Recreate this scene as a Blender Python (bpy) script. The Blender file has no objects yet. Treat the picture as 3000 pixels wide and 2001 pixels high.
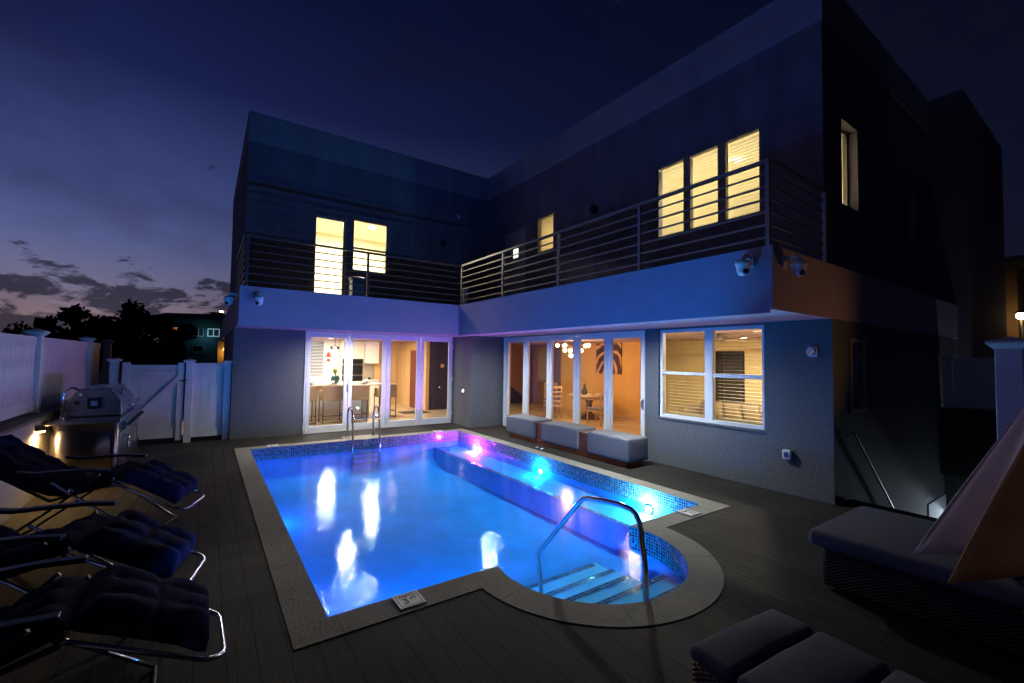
import bpy, bmesh, math, random
from mathutils import Vector, Matrix, noise
from mathutils.geometry import tessellate_polygon
random.seed(7)
SC = bpy.context.scene
COL = SC.collection
# ------------------------------------------------------------------ camera
RX = Vector((0.82144483, -0.57009268, 0.01492402)); UX = Vector((-0.03482612, -0.02402605, 0.99910454)); FX = Vector((0.56922362, 0.82122901, 0.03959019))
cd = bpy.data.cameras.new('camera'); cam = bpy.data.objects.new('camera', cd); COL.objects.link(cam)
m = Matrix.Identity(4)
for i in range(3):
    m[i][0] = RX[i]; m[i][1] = UX[i]; m[i][2] = -FX[i]
m[2][3] = 1.84
cam.matrix_world = m
cd.sensor_width = 36; cd.lens = 15.498; cd.clip_start = 0.05; cd.clip_end = 2000
SC.camera = cam
SC.view_settings.view_transform = 'Standard'; SC.view_settings.look = 'None'
SC.view_settings.exposure = 0; SC.view_settings.gamma = 1
SC.render.engine = 'CYCLES'
SC.cycles.max_bounces = 8; SC.cycles.diffuse_bounces = 4; SC.cycles.glossy_bounces = 4
SC.cycles.transparent_max_bounces = 24; SC.cycles.sample_clamp_indirect = 4; SC.cycles.sample_clamp_direct = 0
SC.cycles.caustics_reflective = False; SC.cycles.caustics_refractive = False
SC.cycles.use_denoising = True

# ------------------------------------------------------------------ world: dusk sky
world = bpy.data.worlds.new('World'); SC.world = world; world.use_nodes = True
nt = world.node_tree; N = nt.nodes; L = nt.links; N.clear()
def node(tree, t, **k):
    n = tree.nodes.new(t)
    for a, v in k.items():
        if a in n.inputs: n.inputs[a].default_value = v
        else: setattr(n, a, v)
    return n
def math_(tree, op, a, b=None, c=None, clamp=False):
    n = tree.nodes.new('ShaderNodeMath'); n.operation = op; n.use_clamp = clamp
    for i, v in enumerate((a, b, c)):
        if v is None: continue
        if isinstance(v, (int, float)): n.inputs[i].default_value = v
        else: tree.links.new(v, n.inputs[i])
    return n.outputs[0]
def ramp(tree, fac, stops, interp='LINEAR'):
    n = tree.nodes.new('ShaderNodeValToRGB'); cr = n.color_ramp; cr.interpolation = interp
    while len(cr.elements) < len(stops): cr.elements.new(0.5)
    for e, (p, c) in zip(cr.elements, stops):
        e.position = p; e.color = (*c, 1) if len(c) == 3 else c
    tree.links.new(fac, n.inputs[0]); return n.outputs[0]
def mixc(tree, fac, a, b, mode='MIX'):
    n = tree.nodes.new('ShaderNodeMix'); n.data_type = 'RGBA'; n.blend_type = mode
    for i, v in ((0, fac), (6, a), (7, b)):
        if isinstance(v, (int, float)): n.inputs[i].default_value = v
        elif isinstance(v, tuple): n.inputs[i].default_value = (*v, 1) if len(v) == 3 else v
        else: tree.links.new(v, n.inputs[i])
    return n.outputs[2]
tc = N.new('ShaderNodeTexCoord'); sep = N.new('ShaderNodeSeparateXYZ'); L.new(tc.outputs['Generated'], sep.inputs[0])
elev = math_(nt, 'ARCSINE', sep.outputs[2])
e01 = math_(nt, 'DIVIDE', elev, math.pi / 2, clamp=True)
# afterglow in the direction (-0.35, 0.94)
dotp = math_(nt, 'ADD', math_(nt, 'MULTIPLY', sep.outputs[0], -0.62), math_(nt, 'MULTIPLY', sep.outputs[1], 0.78))
west = math_(nt, 'POWER', math_(nt, 'MULTIPLY_ADD', dotp, 0.5, 0.5, clamp=True), 2.9)
glow = ramp(nt, e01, [(0.0, (0.38, 0.20, 0.19)), (0.03, (0.31, 0.20, 0.21)), (0.07, (0.19, 0.175, 0.29)), (0.12, (0.105, 0.13, 0.31)), (0.18, (0.060, 0.085, 0.265)), (0.3, (0.012, 0.020, 0.105)), (0.42, (0.004, 0.009, 0.055)), (1.0, (0.001, 0.002, 0.012))])
dark = ramp(nt, e01, [(0.0, (0.005, 0.005, 0.014)), (0.3, (0.0022, 0.003, 0.013)), (1.0, (0.0012, 0.002, 0.008))])
skyc = mixc(nt, west, dark, glow)
# physical dusk sky adds a faint tint
nis = N.new('ShaderNodeTexSky'); nis.sky_type = 'NISHITA'; nis.sun_disc = False
nis.sun_elevation = math.radians(-4.5); nis.sun_rotation = math.radians(-22)
nmul = mixc(nt, 1.0, nis.outputs[0], (0.02, 0.02, 0.02), 'MULTIPLY')
skyc = mixc(nt, 1.0, skyc, nmul, 'ADD')
# clouds
mp = N.new('ShaderNodeMapping'); mp.inputs['Scale'].default_value = (4.6, 4.6, 10.0); mp.inputs['Location'].default_value = (0.35, 0.1, 0.62)
L.new(tc.outputs['Generated'], mp.inputs[0])
nz = node(nt, 'ShaderNodeTexNoise', Scale=2.6, Detail=9.0, Roughness=0.62, Distortion=0.35); L.new(mp.outputs[0], nz.inputs['Vector'])
low = ramp(nt, e01, [(0.0, (0.9, 0.9, 0.9)), (0.035, (1.15, 1.15, 1.15)), (0.07, (1, 1, 1)), (0.092, (0.5, 0.5, 0.5)), (0.118, (0, 0, 0))])
cl = math_(nt, 'ADD', math_(nt, 'MULTIPLY', nz.outputs[0], 0.93), math_(nt, 'MULTIPLY', low, 0.20))
clm = ramp(nt, cl, [(0.615, (0, 0, 0)), (0.675, (1, 1, 1))])
ccol = mixc(nt, 0.85, mixc(nt, 1.0, skyc, (0.34, 0.32, 0.36), 'MULTIPLY'), (0.030, 0.030, 0.055))
ccol = mixc(nt, west, (0.004, 0.004, 0.009), ccol)
skyc = mixc(nt, math_(nt, 'MULTIPLY', clm, 0.93), skyc, ccol)
# high soft clouds
mp2 = N.new('ShaderNodeMapping'); mp2.inputs['Scale'].default_value = (1.3, 1.3, 2.2); mp2.inputs['Location'].default_value = (3.1, 0.7, 0.2)
L.new(tc.outputs['Generated'], mp2.inputs[0])
nz2 = node(nt, 'ShaderNodeTexNoise', Scale=2.3, Detail=5.0, Roughness=0.55); L.new(mp2.outputs[0], nz2.inputs['Vector'])
hm = ramp(nt, nz2.outputs[0], [(0.50, (0, 0, 0)), (0.68, (1, 1, 1))])
hc = mixc(nt, 1.0, skyc, (0.55, 0.45, 0.40), 'MULTIPLY')
skyc = mixc(nt, math_(nt, 'MULTIPLY', hm, 0.4), skyc, mixc(nt, 0.6, hc, (0.010, 0.008, 0.014)))
bg = N.new('ShaderNodeBackground'); L.new(skyc, bg.inputs[0]); bg.inputs[1].default_value = 1.0
wo = N.new('ShaderNodeOutputWorld'); L.new(bg.outputs[0], wo.inputs[0])

# ------------------------------------------------------------------ helpers
WL = {}
class MB:
    def __init__(s): s.v = []; s.f = []; s.sm = []
    def poly(s, pts, smooth=False):
        b = len(s.v); s.v += [tuple(p) for p in pts]; s.f.append(tuple(range(b, b + len(pts)))); s.sm.append(smooth); return s
    def raw(s, vs, fs, smooth=False):
        b = len(s.v); s.v += [tuple(p) for p in vs]
        for f in fs: s.f.append(tuple(i + b for i in f)); s.sm.append(smooth)
        return s
    def box(s, x0, x1, y0, y1, z0, z1):
        return s.raw([(x0,y0,z0),(x1,y0,z0),(x1,y1,z0),(x0,y1,z0),(x0,y0,z1),(x1,y0,z1),(x1,y1,z1),(x0,y1,z1)],
                     [(0,3,2,1),(4,5,6,7),(0,1,5,4),(1,2,6,5),(2,3,7,6),(3,0,4,7)])
    def obox(s, c, ax, ay, az, hx, hy, hz):
        c = Vector(c); ax = Vector(ax).normalized()*hx; ay = Vector(ay).normalized()*hy; az = Vector(az).normalized()*hz
        vs = [c + sx*ax + sy*ay + sz*az for sz in (-1,1) for sx, sy in ((-1,-1),(1,-1),(1,1),(-1,1))]
        return s.raw(vs, [(0,3,2,1),(4,5,6,7),(0,1,5,4),(1,2,6,5),(2,3,7,6),(3,0,4,7)])
    def tube(s, pts, r, seg=10, cap=True, closed=False):
        pts = [Vector(p) for p in pts]; n = len(pts); rs = r if isinstance(r, (list, tuple)) else [r]*n
        rings = []; up = None
        for i in range(n):
            if closed: t = (pts[(i+1) % n] - pts[i-1])
            else: t = pts[min(i+1, n-1)] - pts[max(i-1, 0)]
            t.normalize()
            if up is None:
                up = Vector((0,0,1)) if abs(t.z) < .9 else Vector((1,0,0))
            a = t.cross(up);
            if a.length < 1e-5: a = t.cross(Vector((0.3,1,0.2)))
            a.normalize(); b2 = a.cross(t).normalized(); up = b2
            rings.append([pts[i] + rs[i]*(math.cos(2*math.pi*k/seg)*a + math.sin(2*math.pi*k/seg)*b2) for k in range(seg)])
        vs = [p for rg in rings for p in rg]; fs = []
        for i in range(n if closed else n-1):
            j = (i+1) % n
            for k in range(seg):
                fs.append((i*seg+k, i*seg+(k+1) % seg, j*seg+(k+1) % seg, j*seg+k))
        s.raw(vs, fs, True)
        if cap and not closed:
            s.poly(list(reversed(rings[0]))); s.poly(rings[-1])
        return s
    def lathe(s, prof, c=(0,0,0), seg=20, axis=None, smooth=True):
        c = Vector(c); q = Vector((0,0,1)).rotation_difference(Vector(axis).normalized()) if axis else None
        vs = []
        for r, z in prof:
            for k in range(seg):
                a = 2*math.pi*k/seg; p = Vector((r*math.cos(a), r*math.sin(a), z))
                if q: p = q @ p
                vs.append(c + p)
        fs = [(i*seg+k, i*seg+(k+1) % seg, (i+1)*seg+(k+1) % seg, (i+1)*seg+k) for i in range(len(prof)-1) for k in range(seg)]
        return s.raw(vs, fs, smooth)
    def prism(s, poly, z0, z1, holes=()):
        loops = [[Vector((x, y, 0)) for x, y in poly]] + [[Vector((x, y, 0)) for x, y in h] for h in holes]
        flat = [p for l in loops for p in l]; tris = tessellate_polygon(loops)
        for z, flip in ((z1, False), (z0, True)):
            vs = [(p.x, p.y, z) for p in flat]; fs = []
            for t in tris:
                a, b, c = t; nrm = (flat[b]-flat[a]).cross(flat[c]-flat[a]).z
                if (nrm < 0) != flip: t = (a, c, b)
                fs.append(tuple(t))
            s.raw(vs, fs)
        for l in loops:
            n = len(l)
            for i in range(n):
                a, b = l[i], l[(i+1) % n]
                s.poly([(a.x,a.y,z0),(b.x,b.y,z0),(b.x,b.y,z1),(a.x,a.y,z1)])
        return s
    def sphere(s, c, r, seg=12, rings=8, sc=(1,1,1)):
        c = Vector(c)
        prof = [(max(1e-4, math.sin(math.pi*i/rings)), -math.cos(math.pi*i/rings)) for i in range(rings+1)]
        vs = [(c.x + r*sc[0]*p*math.cos(2*math.pi*k/seg), c.y + r*sc[1]*p*math.sin(2*math.pi*k/seg), c.z + r*sc[2]*z) for p, z in prof for k in range(seg)]
        return s.raw(vs, [(i*seg+k, i*seg+(k+1) % seg, (i+1)*seg+(k+1) % seg, (i+1)*seg+k) for i in range(rings) for k in range(seg)], True)
    def build(s, name, m, parent=None, bevel=0, recalc=True, bseg=2, label=None):
        me = bpy.data.meshes.new(name); o = bpy.data.objects.new(name, me); COL.objects.link(o)
        if parent is not None: org = WL[parent]
        else:
            xs = [v[0] for v in s.v]; ys = [v[1] for v in s.v]; zs = [v[2] for v in s.v]
            org = Vector(((min(xs)+max(xs))/2, (min(ys)+max(ys))/2, min(zs)))
        me.from_pydata([(v[0]-org.x, v[1]-org.y, v[2]-org.z) for v in s.v], [], s.f)
        me.polygons.foreach_set('use_smooth', s.sm)
        if recalc:
            bm = bmesh.new(); bm.from_mesh(me); bmesh.ops.remove_doubles(bm, verts=bm.verts, dist=1e-5)
            bmesh.ops.recalc_face_normals(bm, faces=bm.faces); bm.to_mesh(me); bm.free()
        if m is not None: me.materials.append(m)
        if parent is not None: o.parent = parent; WL[o] = org.copy()
        else: o.location = org; WL[o] = org.copy()
        if bevel:
            b = o.modifiers.new('bevel', 'BEVEL'); b.width = bevel; b.segments = bseg; b.limit_method = 'ANGLE'; b.angle_limit = 0.7
        if label: o['label'] = label
        return o
def thing(name, loc, label, cat, group=None, kind=None):
    o = bpy.data.objects.new(name, None); COL.objects.link(o); o.location = loc; o.empty_display_size = .1
    WL[o] = Vector(loc); o['label'] = label; o['category'] = cat
    if group: o['group'] = group
    if kind: o['kind'] = kind
    return o
def tag(o, label=None, cat=None, group=None, kind=None):
    if label: o['label'] = label
    if cat: o['category'] = cat
    if group: o['group'] = group
    if kind: o['kind'] = kind
    return o
def dup(o, parent=None):
    c = o.copy(); COL.objects.link(c); WL[c] = WL[o]
    if parent is not None: c.parent = parent
    for ch in list(o.children): dup(ch, c)
    return c
def box(*a): return MB().box(*a)
def arc(cx, cy, r, a0, a1, n):
    return [(cx + r*math.cos(a0 + (a1-a0)*i/n), cy + r*math.sin(a0 + (a1-a0)*i/n)) for i in range(n+1)]
def wall(mb, ax, p0, p1, u0, u1, z0, z1, holes=()):
    """wall slab between p0 and p1 on axis ax ('x' or 'y'), u = the other horizontal axis, with rectangular holes (ua,ub,za,zb)"""
    us = sorted({u0, u1, *[h[i] for h in holes for i in (0,1)]}); zs = sorted({z0, z1, *[h[i] for h in holes for i in (2,3)]})
    us = [u for u in us if u0 <= u <= u1]; zs = [z for z in zs if z0 <= z <= z1]
    def solid(i, j):
        if i < 0 or j < 0 or i >= len(us)-1 or j >= len(zs)-1: return False
        cu = (us[i]+us[i+1])/2; cz = (zs[j]+zs[j+1])/2
        return not any(h[0] < cu < h[1] and h[2] < cz < h[3] for h in holes)
    P = (lambda p, u, z: (p, u, z)) if ax == 'x' else (lambda p, u, z: (u, p, z))
    for i in range(len(us)-1):
        for j in range(len(zs)-1):
            if not solid(i, j): continue
            a, b, c, d = us[i], us[i+1], zs[j], zs[j+1]
            for p in (p0, p1): mb.poly([P(p,a,c), P(p,b,c), P(p,b,d), P(p,a,d)])
            if not solid(i-1, j): mb.poly([P(p0,a,c), P(p1,a,c), P(p1,a,d), P(p0,a,d)])
            if not solid(i+1, j): mb.poly([P(p0,b,c), P(p1,b,c), P(p1,b,d), P(p0,b,d)])
            if not solid(i, j-1): mb.poly([P(p0,a,c), P(p1,a,c), P(p1,b,c), P(p0,b,c)])
            if not solid(i, j+1): mb.poly([P(p0,a,d), P(p1,a,d), P(p1,b,d), P(p0,b,d)])
    return mb

# ------------------------------------------------------------------ materials
MATS = {}
def mat(name, col, rough=0.6, metal=0.0, bump=0.0, bscale=60.0, var=0.0, vscale=3.0, spec=0.5, emit=None, estr=0.0, alpha=None, detail=4.0, stretch=None):
    m = bpy.data.materials.new(name); m.use_nodes = True; t = m.node_tree; b = t.nodes['Principled BSDF']
    b.inputs['Base Color'].default_value = (*col, 1); b.inputs['Roughness'].default_value = rough; b.inputs['Metallic'].default_value = metal
    b.inputs['Specular IOR Level'].default_value = spec
    co = t.nodes.new('ShaderNodeTexCoord'); src = co.outputs['Object']
    if stretch:
        mpn = t.nodes.new('ShaderNodeMapping'); mpn.inputs['Scale'].default_value = stretch; t.links.new(src, mpn.inputs[0]); src = mpn.outputs[0]
    if var:
        n = node(t, 'ShaderNodeTexNoise', Scale=vscale, Detail=detail, Roughness=0.6); t.links.new(src, n.inputs['Vector'])
        c = ramp(t, n.outputs[0], [(0.3, tuple(max(0, x*(1-var)) for x in col)), (0.7, tuple(min(1, x*(1+var)) for x in col))])
        t.links.new(c, b.inputs['Base Color'])
    if bump:
        n = node(t, 'ShaderNodeTexNoise', Scale=bscale, Detail=3.0, Roughness=0.6); t.links.new(src, n.inputs['Vector'])
        bp = node(t, 'ShaderNodeBump', Strength=min(1, bump), Distance=0.01*max(1, bump)); t.links.new(n.outputs[0], bp.inputs['Height']); t.links.new(bp.outputs[0], b.inputs['Normal'])
    if emit:
        b.inputs['Emission Color'].default_value = (*emit, 1); b.inputs['Emission Strength'].default_value = estr
    MATS[name] = m; return m
def thinglass(name, tint=(1,1,1), refl=1.0, rough=0.0, ior=1.45, bump=None):
    m = bpy.data.materials.new(name); m.use_nodes = True; t = m.node_tree; t.nodes.clear()
    o = t.nodes.new('ShaderNodeOutputMaterial'); tr = t.nodes.new('ShaderNodeBsdfTransparent'); tr.inputs[0].default_value = (*tint, 1)
    g = t.nodes.new('ShaderNodeBsdfGlossy'); g.inputs['Roughness'].default_value = rough
    fr = node(t, 'ShaderNodeFresnel', IOR=ior); mx = t.nodes.new('ShaderNodeMixShader')
    gq = t.nodes.new('ShaderNodeNewGeometry'); t.links.new(math_(t, 'MULTIPLY_ADD', gq.outputs['Backfacing'], 1/ior-ior, ior), fr.inputs['IOR'])
    t.links.new(fr.outputs[0], mx.inputs[0]); t.links.new(tr.outputs[0], mx.inputs[1]); t.links.new(g.outputs[0], mx.inputs[2]); t.links.new(mx.outputs[0], o.inputs[0])
    m['g'] = 1
    return m, t, g, fr
WALLM = mat('grey_stucco', (0.108, 0.112, 0.122), 0.85, bump=1.0, bscale=50, var=0.28, vscale=38)
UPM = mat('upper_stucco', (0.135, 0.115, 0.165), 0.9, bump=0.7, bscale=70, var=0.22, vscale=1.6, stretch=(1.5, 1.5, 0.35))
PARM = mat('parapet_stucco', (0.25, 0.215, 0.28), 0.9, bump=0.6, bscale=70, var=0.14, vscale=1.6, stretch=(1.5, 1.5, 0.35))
FASM = mat('pale_stucco', (0.42, 0.325, 0.42), 0.85, bump=0.5, bscale=110, var=0.05, vscale=4)
SOFM = mat('soffit_paint', (0.45, 0.46, 0.48), 0.8)
WHITE = mat('white_frame', (0.70, 0.72, 0.74), 0.35, var=0.03, vscale=5)
VINYL = mat('white_vinyl', (0.66, 0.65, 0.68), 0.4, var=0.06, vscale=6, bump=0.1, bscale=20)
DARKFR = mat('dark_frame', (0.035, 0.035, 0.04), 0.5)
BRONZE = mat('bronze_frame', (0.16, 0.15, 0.13), 0.5)
CHROME = mat('polished_steel', (0.75, 0.75, 0.77), 0.09, 1.0)
STEEL = mat('brushed_steel', (0.42, 0.41, 0.42), 0.24, 1.0, bump=0.08, bscale=30, stretch=(40, 40, 1))
RAILM = mat('railing_metal', (0.24, 0.235, 0.24), 0.33, 0.85)
BLACK = mat('black_plastic', (0.012, 0.012, 0.014), 0.4)
GREYP = mat('grey_plastic', (0.5, 0.5, 0.52), 0.35)
CERAM = mat('white_plastic', (0.72, 0.73, 0.76), 0.3)
CREAM = mat('cream_paint', (0.82, 0.78, 0.68), 0.7, var=0.03)
ORANGE = mat('ochre_wall', (0.74, 0.42, 0.13), 0.75, var=0.04, vscale=2)
BROWNW = mat('brown_wall', (0.30, 0.15, 0.08), 0.75)
NAVYW = mat('navy_wall', (0.022, 0.018, 0.055), 0.7)
YELLOW = mat('pale_yellow_wall', (0.72, 0.60, 0.34), 0.75)
FLOORT = mat('travertine_floor', (0.52, 0.40, 0.24), 0.22, var=0.18, vscale=2.5)
GLASS, *_ = thinglass('window_glass', ior=1.35)
FABRIC = mat('bench_fabric', (0.135, 0.135, 0.15), 0.95, bump=0.35, bscale=300, var=0.10, vscale=60)
def build_wood(name, c1, c2, rough=0.5, sc=(3, 30, 30)):
    m = mat(name, c1, rough); t = m.node_tree; b = t.nodes['Principled BSDF']
    co = t.nodes.new('ShaderNodeTexCoord'); mp_ = t.nodes.new('ShaderNodeMapping'); mp_.inputs['Scale'].default_value = sc
    t.links.new(co.outputs['Object'], mp_.inputs[0]); n = node(t, 'ShaderNodeTexNoise', Scale=2.0, Detail=6.0, Roughness=0.65); t.links.new(mp_.outputs[0], n.inputs['Vector'])
    t.links.new(ramp(t, n.outputs[0], [(0.3, c1), (0.7, c2)]), b.inputs['Base Color'])
    bp = node(t, 'ShaderNodeBump', Strength=0.3, Distance=0.003); t.links.new(n.outputs[0], bp.inputs['Height']); t.links.new(bp.outputs[0], b.inputs['Normal'])
    return m
REDWOOD = build_wood('red_hardwood', (0.10, 0.022, 0.010), (0.20, 0.055, 0.025), 0.35, (30, 3, 30))
LIGHTWOOD = build_wood('pale_wood', (0.50, 0.33, 0.16), (0.62, 0.44, 0.24), 0.5, (20, 20, 3))
DARKWOOD = build_wood('dark_wood', (0.10, 0.05, 0.025), (0.17, 0.09, 0.045), 0.4)
def deck_material(name, alongx=False):
    m = mat(name, (0.1, 0.1, 0.09), 0.62, spec=0.18); t = m.node_tree; b = t.nodes['Principled BSDF']
    geo = t.nodes.new('ShaderNodeNewGeometry'); sp = t.nodes.new('ShaderNodeSeparateXYZ'); t.links.new(geo.outputs['Position'], sp.inputs[0])
    u, w = (sp.outputs[1], sp.outputs[0]) if alongx else (sp.outputs[0], sp.outputs[1])
    W = 0.162
    un = math_(t, 'DIVIDE', math_(t, 'ADD', u, 10.05), W); bid = math_(t, 'FLOOR', un); fr = math_(t, 'FRACT', un)
    wn0 = t.nodes.new('ShaderNodeTexWhiteNoise'); wn0.noise_dimensions = '1D'; t.links.new(bid, wn0.inputs['W'])
    wn = math_(t, 'DIVIDE', math_(t, 'ADD', w, math_(t, 'MULTIPLY', wn0.outputs[0], 3.6)), 3.6); wid = math_(t, 'FLOOR', wn); wf = math_(t, 'FRACT', wn)
    gap = math_(t, 'MAXIMUM', math_(t, 'LESS_THAN', fr, 0.068), math_(t, 'LESS_THAN', wf, 0.0018))
    cmb = t.nodes.new('ShaderNodeCombineXYZ'); t.links.new(bid, cmb.inputs[0]); t.links.new(wid, cmb.inputs[1])
    wn2 = t.nodes.new('ShaderNodeTexWhiteNoise'); wn2.noise_dimensions = '2D'; t.links.new(cmb.outputs[0], wn2.inputs['Vector'])
    mp_ = t.nodes.new('ShaderNodeMapping'); mp_.inputs['Scale'].default_value = (1.2, 45, 1) if alongx else (45, 1.2, 1)
    t.links.new(geo.outputs['Position'], mp_.inputs[0]); n = node(t, 'ShaderNodeTexNoise', Scale=2.2, Detail=7.0, Roughness=0.7); t.links.new(mp_.outputs[0], n.inputs['Vector'])
    base = ramp(t, n.outputs[0], [(0.28, (0.007, 0.0065, 0.0055)), (0.5, (0.028, 0.026, 0.022)), (0.72, (0.085, 0.081, 0.070))])
    base = mixc(t, math_(t, 'MULTIPLY', wn2.outputs[0], 0.75), base, (0.026, 0.022, 0.017))
    pn = node(t, 'ShaderNodeTexNoise', Scale=0.9, Detail=5.0, Roughness=0.6); t.links.new(geo.outputs['Position'], pn.inputs['Vector'])
    base = mixc(t, 1.0, base, ramp(t, pn.outputs[0], [(0.35, (0.62, 0.60, 0.58)), (0.65, (1.25, 1.22, 1.2))]), 'MULTIPLY')
    base = mixc(t, gap, base, (0.003, 0.003, 0.003)); t.links.new(base, b.inputs['Base Color'])
    h = math_(t, 'SUBTRACT', math_(t, 'MULTIPLY', n.outputs[0], 0.25), gap)
    bp = node(t, 'ShaderNodeBump', Strength=1.0, Distance=0.012); t.links.new(h, bp.inputs['Height']); t.links.new(bp.outputs[0], b.inputs['Normal'])
    t.links.new(math_(t, 'MULTIPLY_ADD', n.outputs[0], 0.25, 0.6), b.inputs['Roughness'])
    return m
DECK = deck_material('composite_boards'); DECKX = deck_material('composite_border', True)
def tile_material(name, size=0.034):
    m = mat(name, (0.05, 0.12, 0.3), 0.12); t = m.node_tree; b = t.nodes['Principled BSDF']
    uv = t.nodes.new('ShaderNodeUVMap'); sp = t.nodes.new('ShaderNodeSeparateXYZ'); t.links.new(uv.outputs[0], sp.inputs[0])
    a = math_(t, 'DIVIDE', sp.outputs[0], size); c = math_(t, 'DIVIDE', sp.outputs[1], size)
    g = math_(t, 'MAXIMUM', math_(t, 'LESS_THAN', math_(t, 'FRACT', a), 0.15), math_(t, 'LESS_THAN', math_(t, 'FRACT', c), 0.15))
    cmb = t.nodes.new('ShaderNodeCombineXYZ'); t.links.new(math_(t, 'FLOOR', a), cmb.inputs[0]); t.links.new(math_(t, 'FLOOR', c), cmb.inputs[1])
    wn = t.nodes.new('ShaderNodeTexWhiteNoise'); wn.noise_dimensions = '2D'; t.links.new(cmb.outputs[0], wn.inputs['Vector'])
    col = ramp(t, wn.outputs[0], [(0.0, (0.05, 0.03, 0.07)), (0.3, (0.10, 0.07, 0.16)), (0.55, (0.16, 0.16, 0.26)), (0.8, (0.06, 0.18, 0.22)), (0.93, (0.30, 0.30, 0.38))], 'CONSTANT')
    t.links.new(mixc(t, g, col, (0.52, 0.55, 0.58)), b.inputs['Base Color'])
    bp = node(t, 'ShaderNodeBump', Strength=0.5, Distance=0.003); bp.invert = True; t.links.new(g, bp.inputs['Height']); t.links.new(bp.outputs[0], b.inputs['Normal'])
    return m
TILE = tile_material('glass_mosaic')
STEPP = mat('lit_step_plaster', (0.30, 0.66, 0.86), 0.7, var=0.05, vscale=6)  # pool plaster made paler: the brighter light on the steps is in the colour
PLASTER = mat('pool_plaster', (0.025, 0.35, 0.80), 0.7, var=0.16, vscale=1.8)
def stone_material():
    m = mat('coping_stone', (0.22, 0.20, 0.16), 0.85, bump=1.0, bscale=40, var=0.10, vscale=14)
    return m
COPM = stone_material()

# ------------------------------------------------------------------ geometry constants
YL=11.379; XR=6.803; FL=9.844; FR=5.182; Y2=12.716; X2=7.723; YF=2.374; YC2=2.78; ZB=2.439; ZT=3.169; ZG=7.217; ZR=7.984; XJ=5.824; YJ=10.275
PCX, PCY, PR, PRO = 3.06, 3.10, 0.90, 1.18
def poolloop(inner):
    if inner:
        x0,x1,y0,y1,r = 0.768, 5.309, 3.331, 9.994, PR
    else:
        x0,x1,y0,y1,r = 0.514, 5.563, 3.077, 10.248, PRO
    dy = y0-PCY; a = math.asin(dy/r); n = 48
    pts = [(x0,y1),(x1,y1),(x1,y0)]
    pts += arc(PCX, PCY, r, a, -math.pi - a, n)
    pts += [(x0,y0)]
    return pts
PIN = poolloop(True); POUT = poolloop(False)
POUTD = [(x + (0.02 if x < 1 else -0.02 if x > 5 else 0), y + (0.02 if (y < 3.2 and (x < 2 or x > 4.2)) else -0.02 if y > 10 else 0)) if (x < 1 or x > 5) else (PCX + (x-PCX)*(PRO-0.02)/PRO, PCY + (y-PCY)*(PRO-0.02)/PRO) for x, y in POUT]

# ------------------------------------------------------------------ setting
GROUND = mat('dark_ground', (0.035, 0.033, 0.028), 0.95, bump=0.5, bscale=8, var=0.3, vscale=1.5)
tag(MB().prism([(-900,-900),(900,-900),(900,900),(-900,900)], -0.20, -0.16, holes=[[(-1.55,-4.2),(13.2,-4.2),(13.2,17.0),(-1.55,17.0)]]).build('ground', GROUND, recalc=False), kind='structure')
tag(MB().prism([(-1.72,-4.2),(7.3,-4.2),(7.3,2.36),(6.79,2.36),(6.79,10.262),(5.81,10.262),(5.81,10.40),(-1.72,10.40)], -0.15, 0.0, holes=[POUTD]).build('wooden_deck', DECK, recalc=False), kind='structure')
tag(box(-1.72, 5.81, 10.404, 12.6, -0.15, 0.0).build('deck_border', DECKX), kind='structure')
tag(box(7.304, 13.2, -4.2, 1.2, -0.15, 0.0).build('side_deck', DECK), kind='structure')

# water with fine ripples
wm, wt, wg, wf = thinglass('pool_water', (0.42, 0.80, 1.0), rough=0.012, ior=1.33)
geo = wt.nodes.new('ShaderNodeNewGeometry')
mpw = wt.nodes.new('ShaderNodeMapping'); mpw.inputs['Scale'].default_value = (1, 1, 1); wt.links.new(geo.outputs['Position'], mpw.inputs[0])
nw1 = node(wt, 'ShaderNodeTexNoise', Scale=34.0, Detail=3.0, Roughness=0.55); wt.links.new(mpw.outputs[0], nw1.inputs['Vector'])
nw2 = node(wt, 'ShaderNodeTexNoise', Scale=7.0, Detail=2.0); wt.links.new(mpw.outputs[0], nw2.inputs['Vector'])
bw = node(wt, 'ShaderNodeBump', Strength=1.0, Distance=0.0017)
wt.links.new(math_(wt, 'ADD', nw1.outputs[0], math_(wt, 'MULTIPLY', nw2.outputs[0], 0.5)), bw.inputs['Height'])
wt.links.new(bw.outputs[0], wg.inputs['Normal']); wt.links.new(bw.outputs[0], wf.inputs['Normal'])
mbw = MB(); fl = [Vector((x, y, 0)) for x, y in PIN]
tri = [t if (fl[t[1]]-fl[t[0]]).cross(fl[t[2]]-fl[t[0]]).z > 0 else (t[0], t[2], t[1]) for t in tessellate_polygon([fl])]
mbw.raw([(p.x, p.y, -0.13) for p in fl], tri)
ow = mbw.build('water', wm, recalc=False); tag(ow, kind='structure')

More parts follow.
